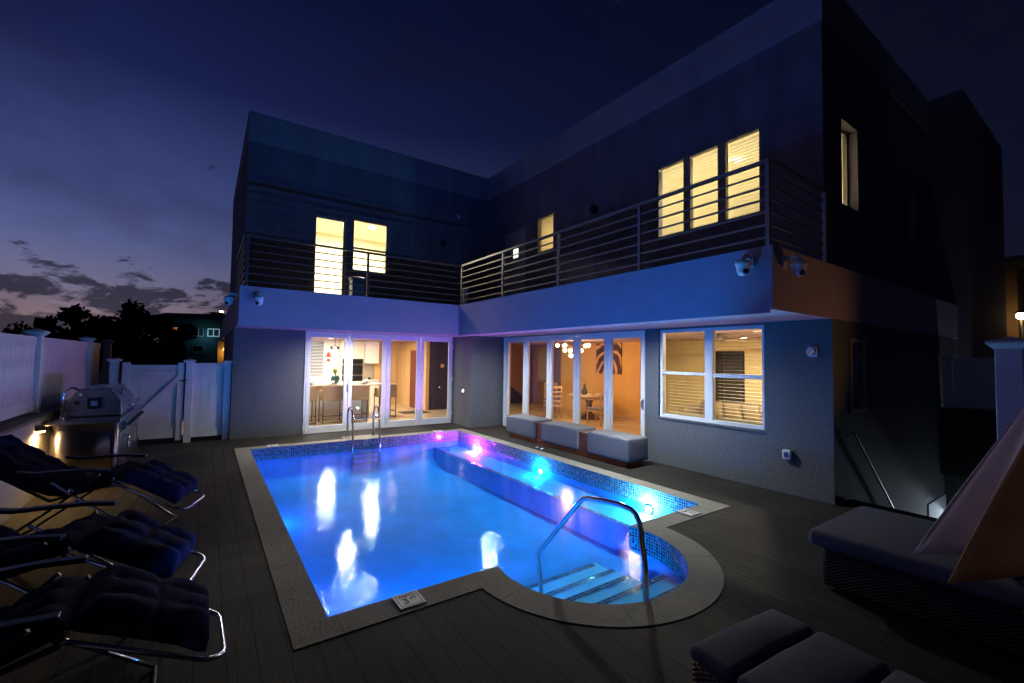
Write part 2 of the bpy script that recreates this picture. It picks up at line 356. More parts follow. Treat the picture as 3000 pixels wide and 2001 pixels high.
# ------------------------------------------------------------------ swimming pool
pool = thing('swimming_pool', (3.04, 6.6, -0.74), 'rectangular swimming pool with a rounded step alcove and stone coping glowing blue', 'pool')
cop = MB().prism(POUT, 0.001, 0.008, holes=[PIN]).build('coping', COPM, pool, recalc=False)
jm = mat('joint_mortar', (0.15, 0.14, 0.12), 0.9)
jbs = []
class JB:
    def box(s, *a): jbs.append(MB().box(*a))
    def obox(s, *a): jbs.append(MB().obox(*a))
jb = JB()
for y in (4.33, 7.07, 8.45):
    jb.box(0.52, 0.762, y-0.003, y+0.003, 0.0082, 0.0092); jb.box(5.315, 5.557, y-0.003, y+0.003, 0.0082, 0.0092)
for x in (0.82, 1.95, 4.4, 5.2):
    jb.box(x-0.003, x+0.003, 3.083, 3.325, 0.0082, 0.0092); 
for x in (1.4, 2.5, 3.7, 4.8): jb.box(x-0.003, x+0.003, 10.0, 10.242, 0.0082, 0.0092)
for a in (-38, -85, -118, -168):
    r = math.radians(a); d = Vector((math.cos(r), math.sin(r), 0)); c = Vector((PCX, PCY, 0.0084)) + d*(PR+PRO)/2
    jb.obox(c, d, (-d.y, d.x, 0), (0,0,1), (PRO-PR)/2-0.006, 0.003, 0.001)
for q_ in jbs: q_.build('joint', jm, cop)
def band(loop, z0, z1, off=0.0, flip=False, uv=True, closed=True, start=0.0):
    """vertical strip along a loop with uv in metres"""
    me = bpy.data.meshes.new('band'); bm = bmesh.new(); uvl = bm.loops.layers.uv.new('UVMap'); u = start
    n = len(loop)
    for i in range(n if closed else n-1):
        a, b = Vector(loop[i]), Vector(loop[(i+1) % n]); l = (b-a).length
        if l < 1e-6: continue
        vs = [bm.verts.new((a.x,a.y,z0)), bm.verts.new((b.x,b.y,z0)), bm.verts.new((b.x,b.y,z1)), bm.verts.new((a.x,a.y,z1))]
        f = bm.faces.new(vs)
        for lp, (uu, vv) in zip(f.loops, ((u,z0),(u+l,z0),(u+l,z1),(u,z1))): lp[uvl].uv = (uu, vv+5)
        u += l
    bm.to_mesh(me); bm.free(); return me
def meshobj(name, me, m, parent):
    o = bpy.data.objects.new(name, me); COL.objects.link(o); org = WL[parent]
    for v in me.vertices: v.co -= org
    me.materials.append(m); o.parent = parent; WL[o] = org; return o
meshobj('tile_band', band(PIN, -0.235, 0.002), TILE, pool)
sh = MB(); n = len(PIN)
for i in range(n):
    a, b = PIN[i], PIN[(i+1) % n]; sh.poly([(a[0],a[1],-0.74),(b[0],b[1],-0.74),(b[0],b[1],-0.235),(a[0],a[1],-0.235)])
sh.raw([(p.x, p.y, -0.74) for p in fl], tessellate_polygon([fl]))
fpts = [(0.0, -0.40), (0.06, -0.56), (0.18, -0.66), (0.36, -0.715), (0.60, -0.736)]
for (d0, z0), (d1, z1) in zip(fpts, fpts[1:]):
    sh.poly([(0.77, 9.992-d0, z0), (5.3, 9.992-d0, z0), (5.3, 9.992-d1, z1), (0.77, 9.992-d1, z1)], True)
sh.build('shell', PLASTER, pool)
# bench along the right wall and across the far wall
be = MB().prism([(4.66,3.34),(5.304,3.34),(5.304,9.985),(4.66,9.985)], -0.735, -0.36)
be.build('underwater_bench', PLASTER, pool)
def tilestrip(name, x0, x1, y0, y1, z, lip=True, axis='x'):
    me = bpy.data.meshes.new(name); bm = bmesh.new(); uvl = bm.loops.layers.uv.new('UVMap')
    quads = [[(x0,y0,z),(x1,y0,z),(x1,y1,z),(x0,y1,z)]]
    for q in quads:
        f = bm.faces.new([bm.verts.new(p) for p in q])
        for lp, p in zip(f.loops, q): lp[uvl].uv = (p[0], p[1])
    bm.to_mesh(me); bm.free(); return me
tw = 0.075
meshobj('bench_trim', tilestrip('b', 4.66, 4.66+tw, 3.345, 9.98, -0.355), TILE, pool)
# steps in the round alcove
def clipx(y, r=PR-0.006):
    d = y-PCY
    return math.sqrt(max(0, r*r - d*d))
STEPS = [(3.90, 3.98, -0.62), (3.50, 3.84, -0.505), (3.17, 3.70, -0.40), (2.83, 3.85, -0.30), (2.49, 3.72, -0.20)]
for k, (yf, xr, z) in enumerate(STEPS):
    ys = [2.205 + (yf-2.205)*i/18 for i in range(19)]; left = []; right = []
    for y in ys:
        h = clipx(y) if y < 3.33 else 9
        left.append((max(PCX-h, 2.2), y)); right.append((min(PCX+h, xr), y))
    poly = left + right[::-1]
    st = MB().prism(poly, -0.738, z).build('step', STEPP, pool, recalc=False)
    xl = max(PCX - clipx(min(yf-tw, 3.3)), 2.2) + 0.01
    meshobj('tile_trim', tilestrip('t', xl, min(xr, PCX+clipx(min(yf-tw, 3.3)))-0.004, yf-tw, yf-0.003, z+0.004), TILE, st)

# depth markers
INK = mat('navy_ink', (0.015, 0.017, 0.04), 0.5)
TPL = mat('marker_ceramic', (0.75, 0.72, 0.69), 0.35, var=0.05, vscale=20)
def text_mesh(s, size, bold=0.0):
    cu = bpy.data.curves.new('txt', 'FONT'); cu.body = s; cu.size = size; cu.align_x = 'CENTER'; cu.align_y = 'CENTER'; cu.extrude = 0.0004; cu.offset = bold
    o = bpy.data.objects.new('txt', cu); COL.objects.link(o); dg = bpy.context.evaluated_depsgraph_get(); dg.update()
    me = bpy.data.meshes.new_from_object(o.evaluated_get(dg)); bpy.data.objects.remove(o); bpy.data.curves.remove(cu); return me
def depth_sign(cx, cy, rot, label, small=False, w=0.20, h=0.20):
    t = thing('depth_marker', (cx, cy, 0.0085), label, 'depth marker', 'depth marker tiles on the pool coping')
    box(cx-w/2, cx+w/2, cy-h/2, cy+h/2, 0.0085, 0.024).build('tile', TPL, t, bevel=0.003)
    bd = MB(); i = 0.018; q = 0.004
    for a in ((-w/2+i, w/2-i, h/2-i-q, h/2-i), (-w/2+i, w/2-i, -h/2+i, -h/2+i+q), (-w/2+i, -w/2+i+q, -h/2+i+q, h/2-i-q), (w/2-i-q, w/2-i, -h/2+i+q, h/2-i-q)):
        bd.box(cx+a[0], cx+a[1], cy+a[2], cy+a[3], 0.0245, 0.0255)
    bd.build('border_line', INK, t)
    for s, sz, dx, dy, bo in (('DEPTH', 0.040, 0.0, 0.048, 0.0012), ('3', 0.105, -0.032, -0.022, 0.003), ('FT', 0.046, 0.035, 0.0, 0.0012)):
        me = text_mesh(s, sz, bo); o = bpy.data.objects.new('lettering', me); COL.objects.link(o); me.materials.append(INK)
        o.parent = t; o.location = (dx, dy, 0.0165); WL[o] = WL[t]
    t.rotation_euler = (0, 0, rot); return t
depth_sign(1.318, 3.213, 0, 'square white DEPTH 3 FT tile on the near coping, largest of the depth markers')
depth_sign(4.86, 3.215, math.pi/2+math.pi, 'white depth marker tile on the coping at the near right pool corner')
depth_sign(1.18, 10.125, 0, 'white depth marker tile on the far coping left of the pool ladder')
depth_sign(4.82, 10.125, 0, 'white depth marker tile on the far coping right of the pool ladder')

# pool ladder
lad = thing('pool_ladder', (2.98, 9.98, 0), 'polished steel pool ladder with two arched grab rails at the far edge', 'ladder')
def arcpts(c, r, a0, a1, n, X):
    return [(X, c[0] + r*math.cos(math.radians(a0+(a1-a0)*i/n)), c[1] + r*math.sin(math.radians(a0+(a1-a0)*i/n))) for i in range(n+1)]
for X in (2.70, 3.29):
    pts = [(X, 10.42, 0.0), (X, 10.40, 0.50)] + arcpts((10.20, 0.52), 0.20, 0, 180, 10, X)[1:] 
    pts = [(X, 10.42, 0.0), (X, 10.42, 0.46)] + arcpts((10.22, 0.50), 0.20, 0, 165, 10, X)[1:] + [(X, 9.93, 0.0), (X, 9.90, -0.25), (X, 9.90, -0.72)]
    r = MB().tube(pts, 0.021, 12).build('grab_rail', CHROME, lad)
    MB().lathe([(0.055, 0.013), (0.05, 0.022), (0.022, 0.03)], (X, 10.42, 0)).build('escutcheon', CHROME, r)
for z in (-0.19, -0.30, -0.41, -0.52): MB().box(2.71, 3.28, 9.84, 9.94, z, z+0.025).build('rung', CHROME, lad, bevel=0.006)
MB().tube([(2.72, 10.06, 0.46), (3.27, 10.06, 0.46)], 0.014, 8).build('crossbar', CHROME, lad)
box(2.60, 3.40, 10.25, 10.50, 0.0, 0.009).build('base_plate', COPM, lad, bevel=0.003)
# handrail
hr = thing('pool_handrail', (2.9, 2.7, -0.2), 'bent steel handrail rising over the steps of the round pool alcove', 'handrail')
X = 2.9
pp = [(X, 2.27, -0.21), (X, 2.30, 0.25), (X, 2.335, 0.42)]
for i in range(9):
    a = math.radians(0 + 90*i/8); pp.append((X, 2.335 + 0.10*(1-math.cos(a)) + 0.02*i/8, 0.46 + 0.165*math.sin(a)))
pp += [(X, 2.56, 0.632), (X, 2.75, 0.612), (X, 2.93, 0.585), (X, 2.99, 0.565), (X, 3.04, 0.525), (X, 3.632, -0.14)]
pp += [(X, 3.66, -0.17), (X, 3.58, -0.60)]
MB().tube(pp, 0.0235, 14).build('rail', CHROME, hr)
MB().lathe([(0.06, 0), (0.055, 0.012), (0.024, 0.02)], (X, 2.27, -0.212)).build('escutcheon', CHROME, hr)

# pool lights: lens discs on the right wall, hidden ones on the near wall, one added on the left
def spot_lens(x, y, z, nrm, col, watt, es, size=0.06, name='pool_light', label='', disc=True, grp='underwater pool lights'):
    t = thing(name, (x, y, z), label, 'pool light', grp); nrm = Vector(nrm)
    MB().lathe([(0.075, 0.0), (0.075, 0.012), (0.055, 0.018), (0.05, 0.016)], (x, y, z), 20, nrm).build('ring', CHROME, t)
    em = mat('lens_' + label[:6].strip().replace(' ', '_'), (0.8, 0.8, 0.8), 0.3, emit=col, estr=es)
    MB().lathe([(0.0001, 0.0165), (0.05, 0.0165)], (x, y, z), 20, nrm).build('lens', em, t)
    ld = bpy.data.lights.new('lamp', 'POINT'); ld.shadow_soft_size = 0.035; ld.energy = watt; ld.color = col
    lo = bpy.data.objects.new('lamp', ld); COL.objects.link(lo); lo.parent = t; lo.location = nrm*0.075; WL[lo] = WL[t]
    return t
XP0, XP1, YP0, YP1 = 0.768, 5.309, 3.331, 9.994
spot_lens(XP1, 9.04, -0.285, (-1, 0, 0), (1.0, 0.04, 0.72), 300, 60, label='pink underwater light on the bench wall near the far right corner')
spot_lens(XP1, 6.63, -0.29, (-1, 0, 0), (0.02, 0.45, 1.0), 80, 80, label='cyan underwater light halfway along the right pool wall')
spot_lens(XP1, 4.14, -0.29, (-1, 0, 0), (0.28, 0.82, 1.0), 160, 220, label='white underwater light glaring beside the near right pool corner')
spot_lens(XP0, 7.6, -0.55, (1, 0, 0), (0.0, 0.20, 1.0), 50, 40, label='blue underwater light low on the left pool wall')  # unseen lamp added to brighten the riser of the underwater bench
spot_lens(1.15, YP0, -0.45, (0, 1, 0), (0.0, 0.27, 1.0), 270, 40, label='blue underwater light on the near pool wall left of the depth marker')
spot_lens(1.95, YP0, -0.45, (0, 1, 0), (0.0, 0.36, 1.0), 220, 40, label='blue underwater light on the near pool wall beside the round alcove')

# ------------------------------------------------------------------ the house
house = thing('modern_house', (6.8, 11.4, 0), 'two storey grey stucco house with a wraparound balcony and lit glass doors', 'house')
doorL = (1.956, 5.80, 0.03, 2.434); doorR = (5.40, 10.18, 0.03, 2.42); winG = (3.245, 5.105, 0.835, 2.41)
gw = MB()
wall(gw, 'y', YL, YL+0.2, 0.483, XJ, 0.0, ZB-0.002, [doorL])
gw.box(0.483, 0.683, YL+0.2, 17.5, 0, ZB-0.002)
gw.box(XJ, XR, YJ, YL+0.2, 0, ZB-0.002)
wall(gw, 'x', XR, XR+0.2, 2.374, YJ, 0.0, ZB-0.002, [doorR, winG])
wall(gw, 'y', 2.374, 2.574, XR+0.2, 13.0, -2.6, ZB-0.002, [(7.39, 7.97, 1.15, 2.2)])
gw.box(13.0, 13.2, 2.374, 17.5, -0.2, ZB-0.002); gw.box(0.683, 13.0, 17.3, 17.5, -0.2, ZB-0.002)
gw.build('ground_wall', WALLM, house)
# slab with fascia
slab = [(0.485,FL),(FR,FL),(FR,YF),(13.6,YF),(13.6,20.6),(0.485,20.6)]
DL = ((2.77, 10.43, 10, 'recessed soffit light over the left glass doors'), (5.49, 8.70, 9, 'recessed soffit light at the inner corner of the balcony'), (5.49, 4.95, 11, 'recessed soffit light between the right doors and the double window'))
sl_ = MB().prism(slab, ZB, ZB+0.08, holes=[arc(x, y, 0.078, 0, -2*math.pi*23/24, 23) for x, y, w, lb in DL])
sl_.prism(slab, ZB+0.0801, ZT).build('balcony_slab', FASM, house, recalc=False)
MB().prism([(0.70,FL+0.2),(FR+0.2,FL+0.2),(FR+0.2,YF+0.2),(13.4,YF+0.2),(13.4,20.4),(0.70,20.4)], ZT+0.001, ZT+0.008).build('balcony_floor', mat('terrace_tile', (0.16,0.15,0.14), 0.7), house, recalc=False)
lip = MB(); lip.box(0.486, FR+0.05, FL+0.001, FL+0.05, 2.403, ZB-0.0005); lip.box(FR+0.001, FR+0.05, YF+0.05, FL, 2.403, ZB-0.0005); lip.box(FR+0.001, 13.5, YF+0.001, YF+0.049, 2.403, ZB-0.0005) if False else None
lip.build('lens_hiding_lip', FASM, house)  # lip added below the fascia to keep the glaring soffit lenses out of view
# second storey
dU = (2.28, 3.10, 3.20, 5.66); wU = (3.28, 4.31, 4.26, 5.76)
w3 = (3.70, 5.86, 4.40, 5.95); ws = (9.21, 10.0, 4.86, 5.92); dS = (10.49, 11.62, 3.18, 5.79)
up = MB()
wall(up, 'y', Y2, Y2+0.22, 0.69, X2, ZT, ZG, [dU, wU])
wall(up, 'x', X2, X2+0.22, YC2, Y2, ZT, ZG, [w3, ws, dS])
up.box(0.69, 0.89, Y2+0.22, 20.6, ZT, ZG)
wS1 = (8.45, 9.15, 4.46, 5.88); wS2 = (11.95, 12.45, 4.38, 5.6)
wall(up, 'y', YC2, YC2+0.22, X2+0.22, 13.58, ZT, ZG, [wS1, wS2])
up.box(13.36, 13.58, YC2+0.22, 20.6, ZT, ZG); up.box(0.89, 13.36, 20.4, 20.6, ZT, ZG)
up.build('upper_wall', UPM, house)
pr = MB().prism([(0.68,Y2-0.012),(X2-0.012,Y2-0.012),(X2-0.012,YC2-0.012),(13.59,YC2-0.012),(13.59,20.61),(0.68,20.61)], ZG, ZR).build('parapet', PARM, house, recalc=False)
MB().prism([(13.6,2.203),(18.2,2.203),(18.2,9.0),(13.6,9.0)], -0.19, 7.99).build('side_block', UPM, house, recalc=False)
# frames on upper openings
def frame_y(mb, y0, y1, a, b, c, d, w):     # frame in an xz opening
    mb.box(a, a+w, y0, y1, c, d); mb.box(b-w, b, y0, y1, c, d); mb.box(a+w, b-w, y0, y1, d-w, d); mb.box(a+w, b-w, y0, y1, c, c+w); return mb
def frame_x(mb, x0, x1, a, b, c, d, w):
    mb.box(x0, x1, a, a+w, c, d); mb.box(x0, x1, b-w, b, c, d); mb.box(x0, x1, a+w, b-w, d-w, d); mb.box(x0, x1, a+w, b-w, c, c+w); return mb
BLIND = mat('blind_slats', (0.42, 0.34, 0.19), 0.6)
GLOWBL = mat('backlit_blind', (0.80, 0.74, 0.55), 0.7)
def trans_mat(name, col, fac=0.5):
    m = bpy.data.materials.new(name); m.use_nodes = True; t = m.node_tree; t.nodes.clear(); o = t.nodes.new('ShaderNodeOutputMaterial')
    d = t.nodes.new('ShaderNodeBsdfDiffuse'); d.inputs[0].default_value = (*col, 1); r = t.nodes.new('ShaderNodeBsdfTranslucent'); r.inputs[0].default_value = (*col, 1)
    mx = t.nodes.new('ShaderNodeMixShader'); mx.inputs[0].default_value = fac; t.links.new(d.outputs[0], mx.inputs[1]); t.links.new(r.outputs[0], mx.inputs[2]); t.links.new(mx.outputs[0], o.inputs[0]); return m
TRB = trans_mat('translucent_slat', (0.88, 0.83, 0.66), 0.5)
# glass door upstairs
d1 = frame_y(MB(), Y2+0.03, Y2+0.10, dU[0], dU[1], dU[2], dU[3], 0.055).build('balcony_door', BRONZE, house)
box(dU[0]+0.05, dU[1]-0.05, Y2+0.06, Y2+0.066, dU[2]+0.05, dU[3]-0.05).build('pane', GLASS, d1)
MB().tube([(3.02, Y2+0.02, 4.15), (2.90, Y2-0.02, 4.15)], 0.012, 6).build('handle', STEEL, d1)
w1 = frame_y(MB(), Y2+0.03, Y2+0.10, wU[0], wU[1], wU[2], wU[3], 0.05)
w1.box(wU[0]+0.05, wU[1]-0.05, Y2+0.03, Y2+0.09, 4.90, 4.95); w1 = w1.build('window', BRONZE, house)
box(wU[0]+0.05, wU[1]-0.05, Y2+0.06, Y2+0.066, wU[2]+0.05, 4.90).build('pane', GLASS, w1); box(wU[0]+0.05, wU[1]-0.05, Y2+0.06, Y2+0.066, 4.95, wU[3]-0.05).build('pane', GLASS, w1)
tr_ = frame_y(MB(), Y2-0.03, Y2+0.0, 2.16, 4.43, 3.20, 5.92, 0.10); tr_.box(3.10, 3.28, Y2-0.028, Y2, 3.30, 5.82); tr_.build('door_surround', UPM, house)
# triple window
TW = MB(); frame_x(TW, X2+0.02, X2+0.12, w3[0], w3[1], w3[2], w3[3], 0.05)
for y in (4.428, 5.148): TW.box(X2+0.02, X2+0.12, y-0.075, y+0.075, w3[2]+0.05, w3[3]-0.05)
TW = TW.build('triple_window', BRONZE, house)
for a, b in ((3.75, 4.353), (4.503, 5.073), (5.223, 5.81)):
    box(X2+0.06, X2+0.066, a, b, w3[2]+0.05, w3[3]-0.05).build('pane', GLASS, TW)
    bl = MB(); z = w3[2]+0.07
    while z < w3[3]-0.05:
        bl.obox((X2+0.16, (a+b)/2, z), (0.42, 0, 1), (0,1,0), (1,0,-0.42), 0.036, (b-a)/2-0.005, 0.0015); z += 0.060
    bl.build('blind', TRB, TW)
T2 = frame_x(MB(), X2+0.02, X2+0.12, ws[0], ws[1], ws[2], ws[3], 0.05).build('window', BRONZE, house)
box(X2+0.06, X2+0.066, ws[0]+0.05, ws[1]-0.05, ws[2]+0.05, ws[3]-0.05).build('pane', GLASS, T2)
bl = MB(); z = ws[2]+0.07
while z < ws[3]-0.05:
    bl.obox((X2+0.16, (ws[0]+ws[1])/2, z), (1, 0, -0.35), (0,1,0), (0.35,0,1), 0.024, 0.36, 0.0015); z += 0.052
bl.build('blind', TRB, T2)
PALED = mat('pale_door', (0.30, 0.29, 0.31), 0.5)
D2 = frame_x(MB(), X2+0.01, X2+0.10, dS[0], dS[1], dS[2], dS[3], 0.06)
wall(D2, 'x', X2+0.03, X2+0.08, dS[0]+0.06, dS[1]-0.06, dS[2]+0.06, dS[3]-0.06, [(10.92, 11.20, 4.96, 5.29)])
D2 = D2.build('side_door', PALED, house)
LITW = mat('lit_door_pane', (0.8, 0.8, 0.8), 0.5, emit=(1, 0.97, 0.9), estr=1.6)
box(X2+0.05, X2+0.056, 10.92, 11.20, 4.96, 5.29).build('pane', LITW, D2)
MB().tube([(X2+0.02, 10.66, 4.15), (X2-0.03, 10.66, 4.15), (X2-0.03, 10.78, 4.15)], 0.01, 6).build('handle', STEEL, D2)
# side windows
TW2 = frame_y(MB(), YC2+0.14, YC2+0.20, wS1[0], wS1[1], wS1[2], wS1[3], 0.05).build('window', BRONZE, house)
box(wS1[0]+0.05, wS1[1]-0.05, YC2+0.165, YC2+0.17, wS1[2]+0.05, wS1[3]-0.05).build('pane', GLASS, TW2)
cu = MB(); nn = 26
for i in range(nn):
    x0 = wS1[0]+0.03 + (0.64)*i/nn; x1 = wS1[0]+0.03 + 0.64*(i+1)/nn; ya = YC2+0.26+0.015*math.sin(i*1.3); yb2 = YC2+0.26+0.015*math.sin((i+1)*1.3)
    cu.poly([(x0,ya,wS1[2]-0.1),(x1,yb2,wS1[2]-0.1),(x1,yb2,wS1[3]+0.1),(x0,ya,wS1[3]+0.1)], True)
cu.build('curtain', TRB, TW2)
TW3 = frame_y(MB(), YC2+0.14, YC2+0.20, wS2[0], wS2[1], wS2[2], wS2[3], 0.04).build('window', BRONZE, house)
DIMLIT = mat('dim_curtain', (0.3, 0.25, 0.1), 0.8, emit=(1, 0.75, 0.25), estr=0.02)
box(wS2[0]+0.04, wS2[1]-0.04, YC2+0.165, YC2+0.17, wS2[2]+0.04, wS2[3]-0.04).build('pane', GLASS, TW3); box(wS2[0], wS2[1], YC2+0.225, YC2+0.23, wS2[2]-0.05, wS2[3]+0.05).build('curtain', DIMLIT, TW3)
TW4 = frame_y(MB(), 2.36, 2.45, 7.39, 7.97, 1.15, 2.2, 0.06).build('window', mat('tan_frame', (0.35, 0.30, 0.22), 0.6), house)
box(7.45, 7.91, 2.40, 2.406, 1.21, 2.14).build('pane', GLASS, TW4); box(7.3, 8.05, 2.58, 2.60, 1.1, 2.25).build('blind', DARKFR, TW4)

# rooms inside ---------------------------------------------------
rm = MB(); rm.box(0.69, 13.0, YL+0.21, 17.29, 0.0, 0.02); rm.box(7.01, 13.0, 2.58, YL+0.21, 0.0, 0.02); rm.build('room_floor', FLOORT, house)
kt = MB()
kt.box(0.69, 0.71, YL+0.21, 17.0, 0.02, ZB-0.003); kt.box(0.71, 6.3, 16.9, 16.95, 0.02, ZB-0.003)
wall(kt, 'y', YL+0.2, YL+0.22, 0.71, XJ, 0.02, ZB-0.003, [doorL])
kt.build('kitchen_wall', CREAM, house)
nv = MB().box(6.42, 9.2, 14.32, 14.42, 0.02, ZB-0.003).build('hall_wall', NAVYW, house)
tn = MB().box(6.30, 6.42, 14.30, 14.5, 0.02, ZB-0.003); tn.box(5.25, 6.35, 16.7, 16.8, 0.02, ZB-0.003); tn.box(6.30, 6.36, 14.5, 16.7, 0.02, ZB-0.003)
tn.build('hall_partition', mat('tan_wall', (0.62, 0.40, 0.18), 0.7), house)
fd = MB().box(6.24, 6.30, 14.75, 15.6, 0.02, 2.1).build('interior_door', mat('red_brown_door', (0.16, 0.035, 0.02), 0.5), house)
wd = MB(); wd.box(5.45, 6.1, 16.66, 16.70, 0.02, 2.15); wd.build('interior_door', mat('tan_door', (0.55, 0.36, 0.17), 0.5), house)
dn = MB()
dn.box(11.0, 11.06, 8.45, 12.6, 0.02, ZB-0.003)
c0 = Vector((9.0, 6.86, 1.23)); dv = Vector((11.0-7.0, 8.40-5.32, 0))
dn.obox(c0 + Vector((0, 0, 0)), dv, (-dv.y, dv.x, 0), (0,0,1), dv.length/2, 0.02, 1.205)
wall(dn, 'x', XR+0.2, XR+0.22, 5.34, YJ, 0.02, ZB-0.003, [doorR])
dn.build('dining_wall', ORANGE, house)
MB().box(11.0, 11.3, 12.6, 12.95, 0.02, ZB-0.003).build('pillar', mat('grey_pillar', (0.20, 0.17, 0.18), 0.6), house)
bw_ = MB(); bw_.box(9.3, 12.9, 14.9, 15.0, 0.02, ZB-0.003); bw_.box(11.3, 12.9, 12.6, 12.7, 0.02, ZB-0.003); bw_.box(11.3, 11.4, 12.7, 14.9, 0.02, ZB-0.003); bw_.build('brown_wall', BROWNW, house)
# understair triangle
MB().raw([(9.4,14.86,0.02),(11.3,14.86,0.02),(9.4,14.86,1.35),(9.4,14.9,0.02),(11.3,14.9,0.02),(9.4,14.9,1.35)], [(0,1,2),(3,5,4),(0,3,4,1),(1,4,5,2),(2,5,3,0)]).build('stair_panel', NAVYW, house)
lv = MB(); lv.box(10.9, 10.96, 2.6, 5.66, 0.02, ZB-0.003); lv.box(10.9, 10.96, 6.5, 8.3, 0.02, ZB-0.003); lv.box(10.9, 10.96, 5.66, 6.5, 2.12, ZB-0.003); lv.box(7.03, 10.9, 2.59, 2.64, 0.02, ZB-0.003)
lv.obox(c0 + Vector((0.034, -0.044, 0)), dv, (-dv.y, dv.x, 0), (0,0,1), dv.length/2, 0.014, 1.2)
wall(lv, 'x', XR+0.2, XR+0.22, 2.65, 5.28, 0.02, ZB-0.003, [winG])
lv.build('living_wall', YELLOW, house)
MB().box(11.6, 11.7, 5.0, 7.2, 0.02, ZB-0.003).build('hall_wall', mat('dim_hall', (0.12, 0.10, 0.07), 0.8), house)
# upper rooms
ur = MB(); ur.box(0.9, 6.9, 16.4, 16.5, ZT+0.01, 6.2); ur.box(0.9, 0.95, Y2+0.23, 16.4, ZT+0.01, 6.2); ur.box(6.85, 6.9, Y2+0.23, 16.4, ZT+0.01, 6.2); ur.box(0.95, 6.85, Y2+0.23, 16.4, 6.15, 6.2); ur.box(0.95, 6.85, Y2+0.23, 16.4, ZT+0.01, ZT+0.03)
ur.build('upper_room', mat('cream_room', (0.80, 0.72, 0.52), 0.7), house)
u2 = MB(); u2.box(11.6, 11.65, 3.1, 8.2, ZT+0.01, 6.2); u2.box(X2+0.23, 11.6, 3.05, 3.1, ZT+0.01, 6.2) if False else None
u2.box(X2+0.3, 11.6, 8.2, 8.25, ZT+0.01, 6.2); u2.box(X2+0.25, 11.6, 3.1, 8.2, 6.2, 6.25); u2.box(X2+0.25, 11.6, 3.1, 8.2, ZT+0.01, ZT+0.03)
u2.box(X2+0.3, 11.6, 10.2, 10.25, ZT+0.01, 6.2); u2.box(10.4, 10.45, 8.25, 10.2, ZT+0.01, 6.2); u2.box(X2+0.25, 10.4, 8.25, 10.2, 6.2, 6.25)
u2.build('upper_room', mat('warm_room', (0.80, 0.72, 0.52), 0.7), house)

def lamp(name, kind, loc, col, watt, size=0.1, rot=None, parent=None, spot=None, spread=None):
    ld = bpy.data.lights.new(name, kind); ld.energy = watt; ld.color = col
    if kind == 'AREA':
        ld.shape = 'DISK'; ld.size = size
        if spread: ld.spread = spread
    else: ld.shadow_soft_size = size
    if kind == 'SPOT': ld.spot_size = spot; ld.spot_blend = 1.0
    o = bpy.data.objects.new(name, ld); COL.objects.link(o)
    loc = Vector(loc)
    if parent is not None: o.parent = parent; o.location = loc - WL[parent]
    else: o.location = loc
    if rot: o.rotation_euler = rot
    return o
# ceiling fixtures inside (disc fittings with their lamps)
WARMW = (1.0, 0.93, 0.80); 
def ceiling_disc(x, y, z, col, watt, es, label, r=0.09, spread=None):
    t = thing('ceiling_light', (x, y, z), label, 'ceiling light', 'ceiling lights')
    MB().lathe([(r+0.02, -0.002), (r+0.015, -0.014), (r, -0.014)], (x, y, z)).build('trim_ring', CERAM, t)
    em = mat('lit_lens', (0.8,0.8,0.8), 0.4, emit=col, estr=es)
    MB().lathe([(0.0001, -0.010), (r, -0.010)], (x, y, z)).build('lens', em, t)
    lamp('lamp', 'AREA', (x, y, z-0.018), col, watt, r*2, None, t, spread=spread)
    return t
z = ZB-0.001
ceiling_disc(2.2, 13.6, z, WARMW, 90, 14, 'warm round ceiling light over the left end of the kitchen')
ceiling_disc(4.2, 13.3, z, WARMW, 90, 14, 'warm round ceiling light over the bar stools')
ceiling_disc(3.4, 15.5, z, WARMW, 120, 14, 'warm round ceiling light in front of the kitchen ovens')
ceiling_disc(5.3, 15.2, z, (1.0, 0.72, 0.40), 22, 8, 'amber round ceiling light by the hall door')
ceiling_disc(8.6, 12.8, z, (1.0, 0.62, 0.32), 14, 4, 'dim ceiling light in the hall behind the dining table')
ceiling_disc(8.3, 6.9, z, (1.0, 0.70, 0.35), 30, 8, 'ceiling light close to the ochre dining wall')
ceiling_disc(8.6, 4.2, z, (1.0, 0.86, 0.58), 190, 8, 'ceiling light above the living room sofa')
ceiling_disc(2.9, 14.3, 6.14, (1.0, 0.95, 0.80), 190, 40, 'bright ceiling light seen through the upstairs balcony door', 0.16)
ceiling_disc(4.4, 14.6, 6.14, (1.0, 0.95, 0.80), 200, 30, 'ceiling light seen through the upstairs sash window', 0.12)
ceiling_disc(9.2, 4.9, 6.19, (1.0, 0.93, 0.70), 330, 20, 'ceiling light behind the closed blinds of the triple window', 0.14)
ceiling_disc(9.0, 9.2, 6.19, (1.0, 0.80, 0.45), 50, 12, 'ceiling light behind the blind of the small upstairs window')

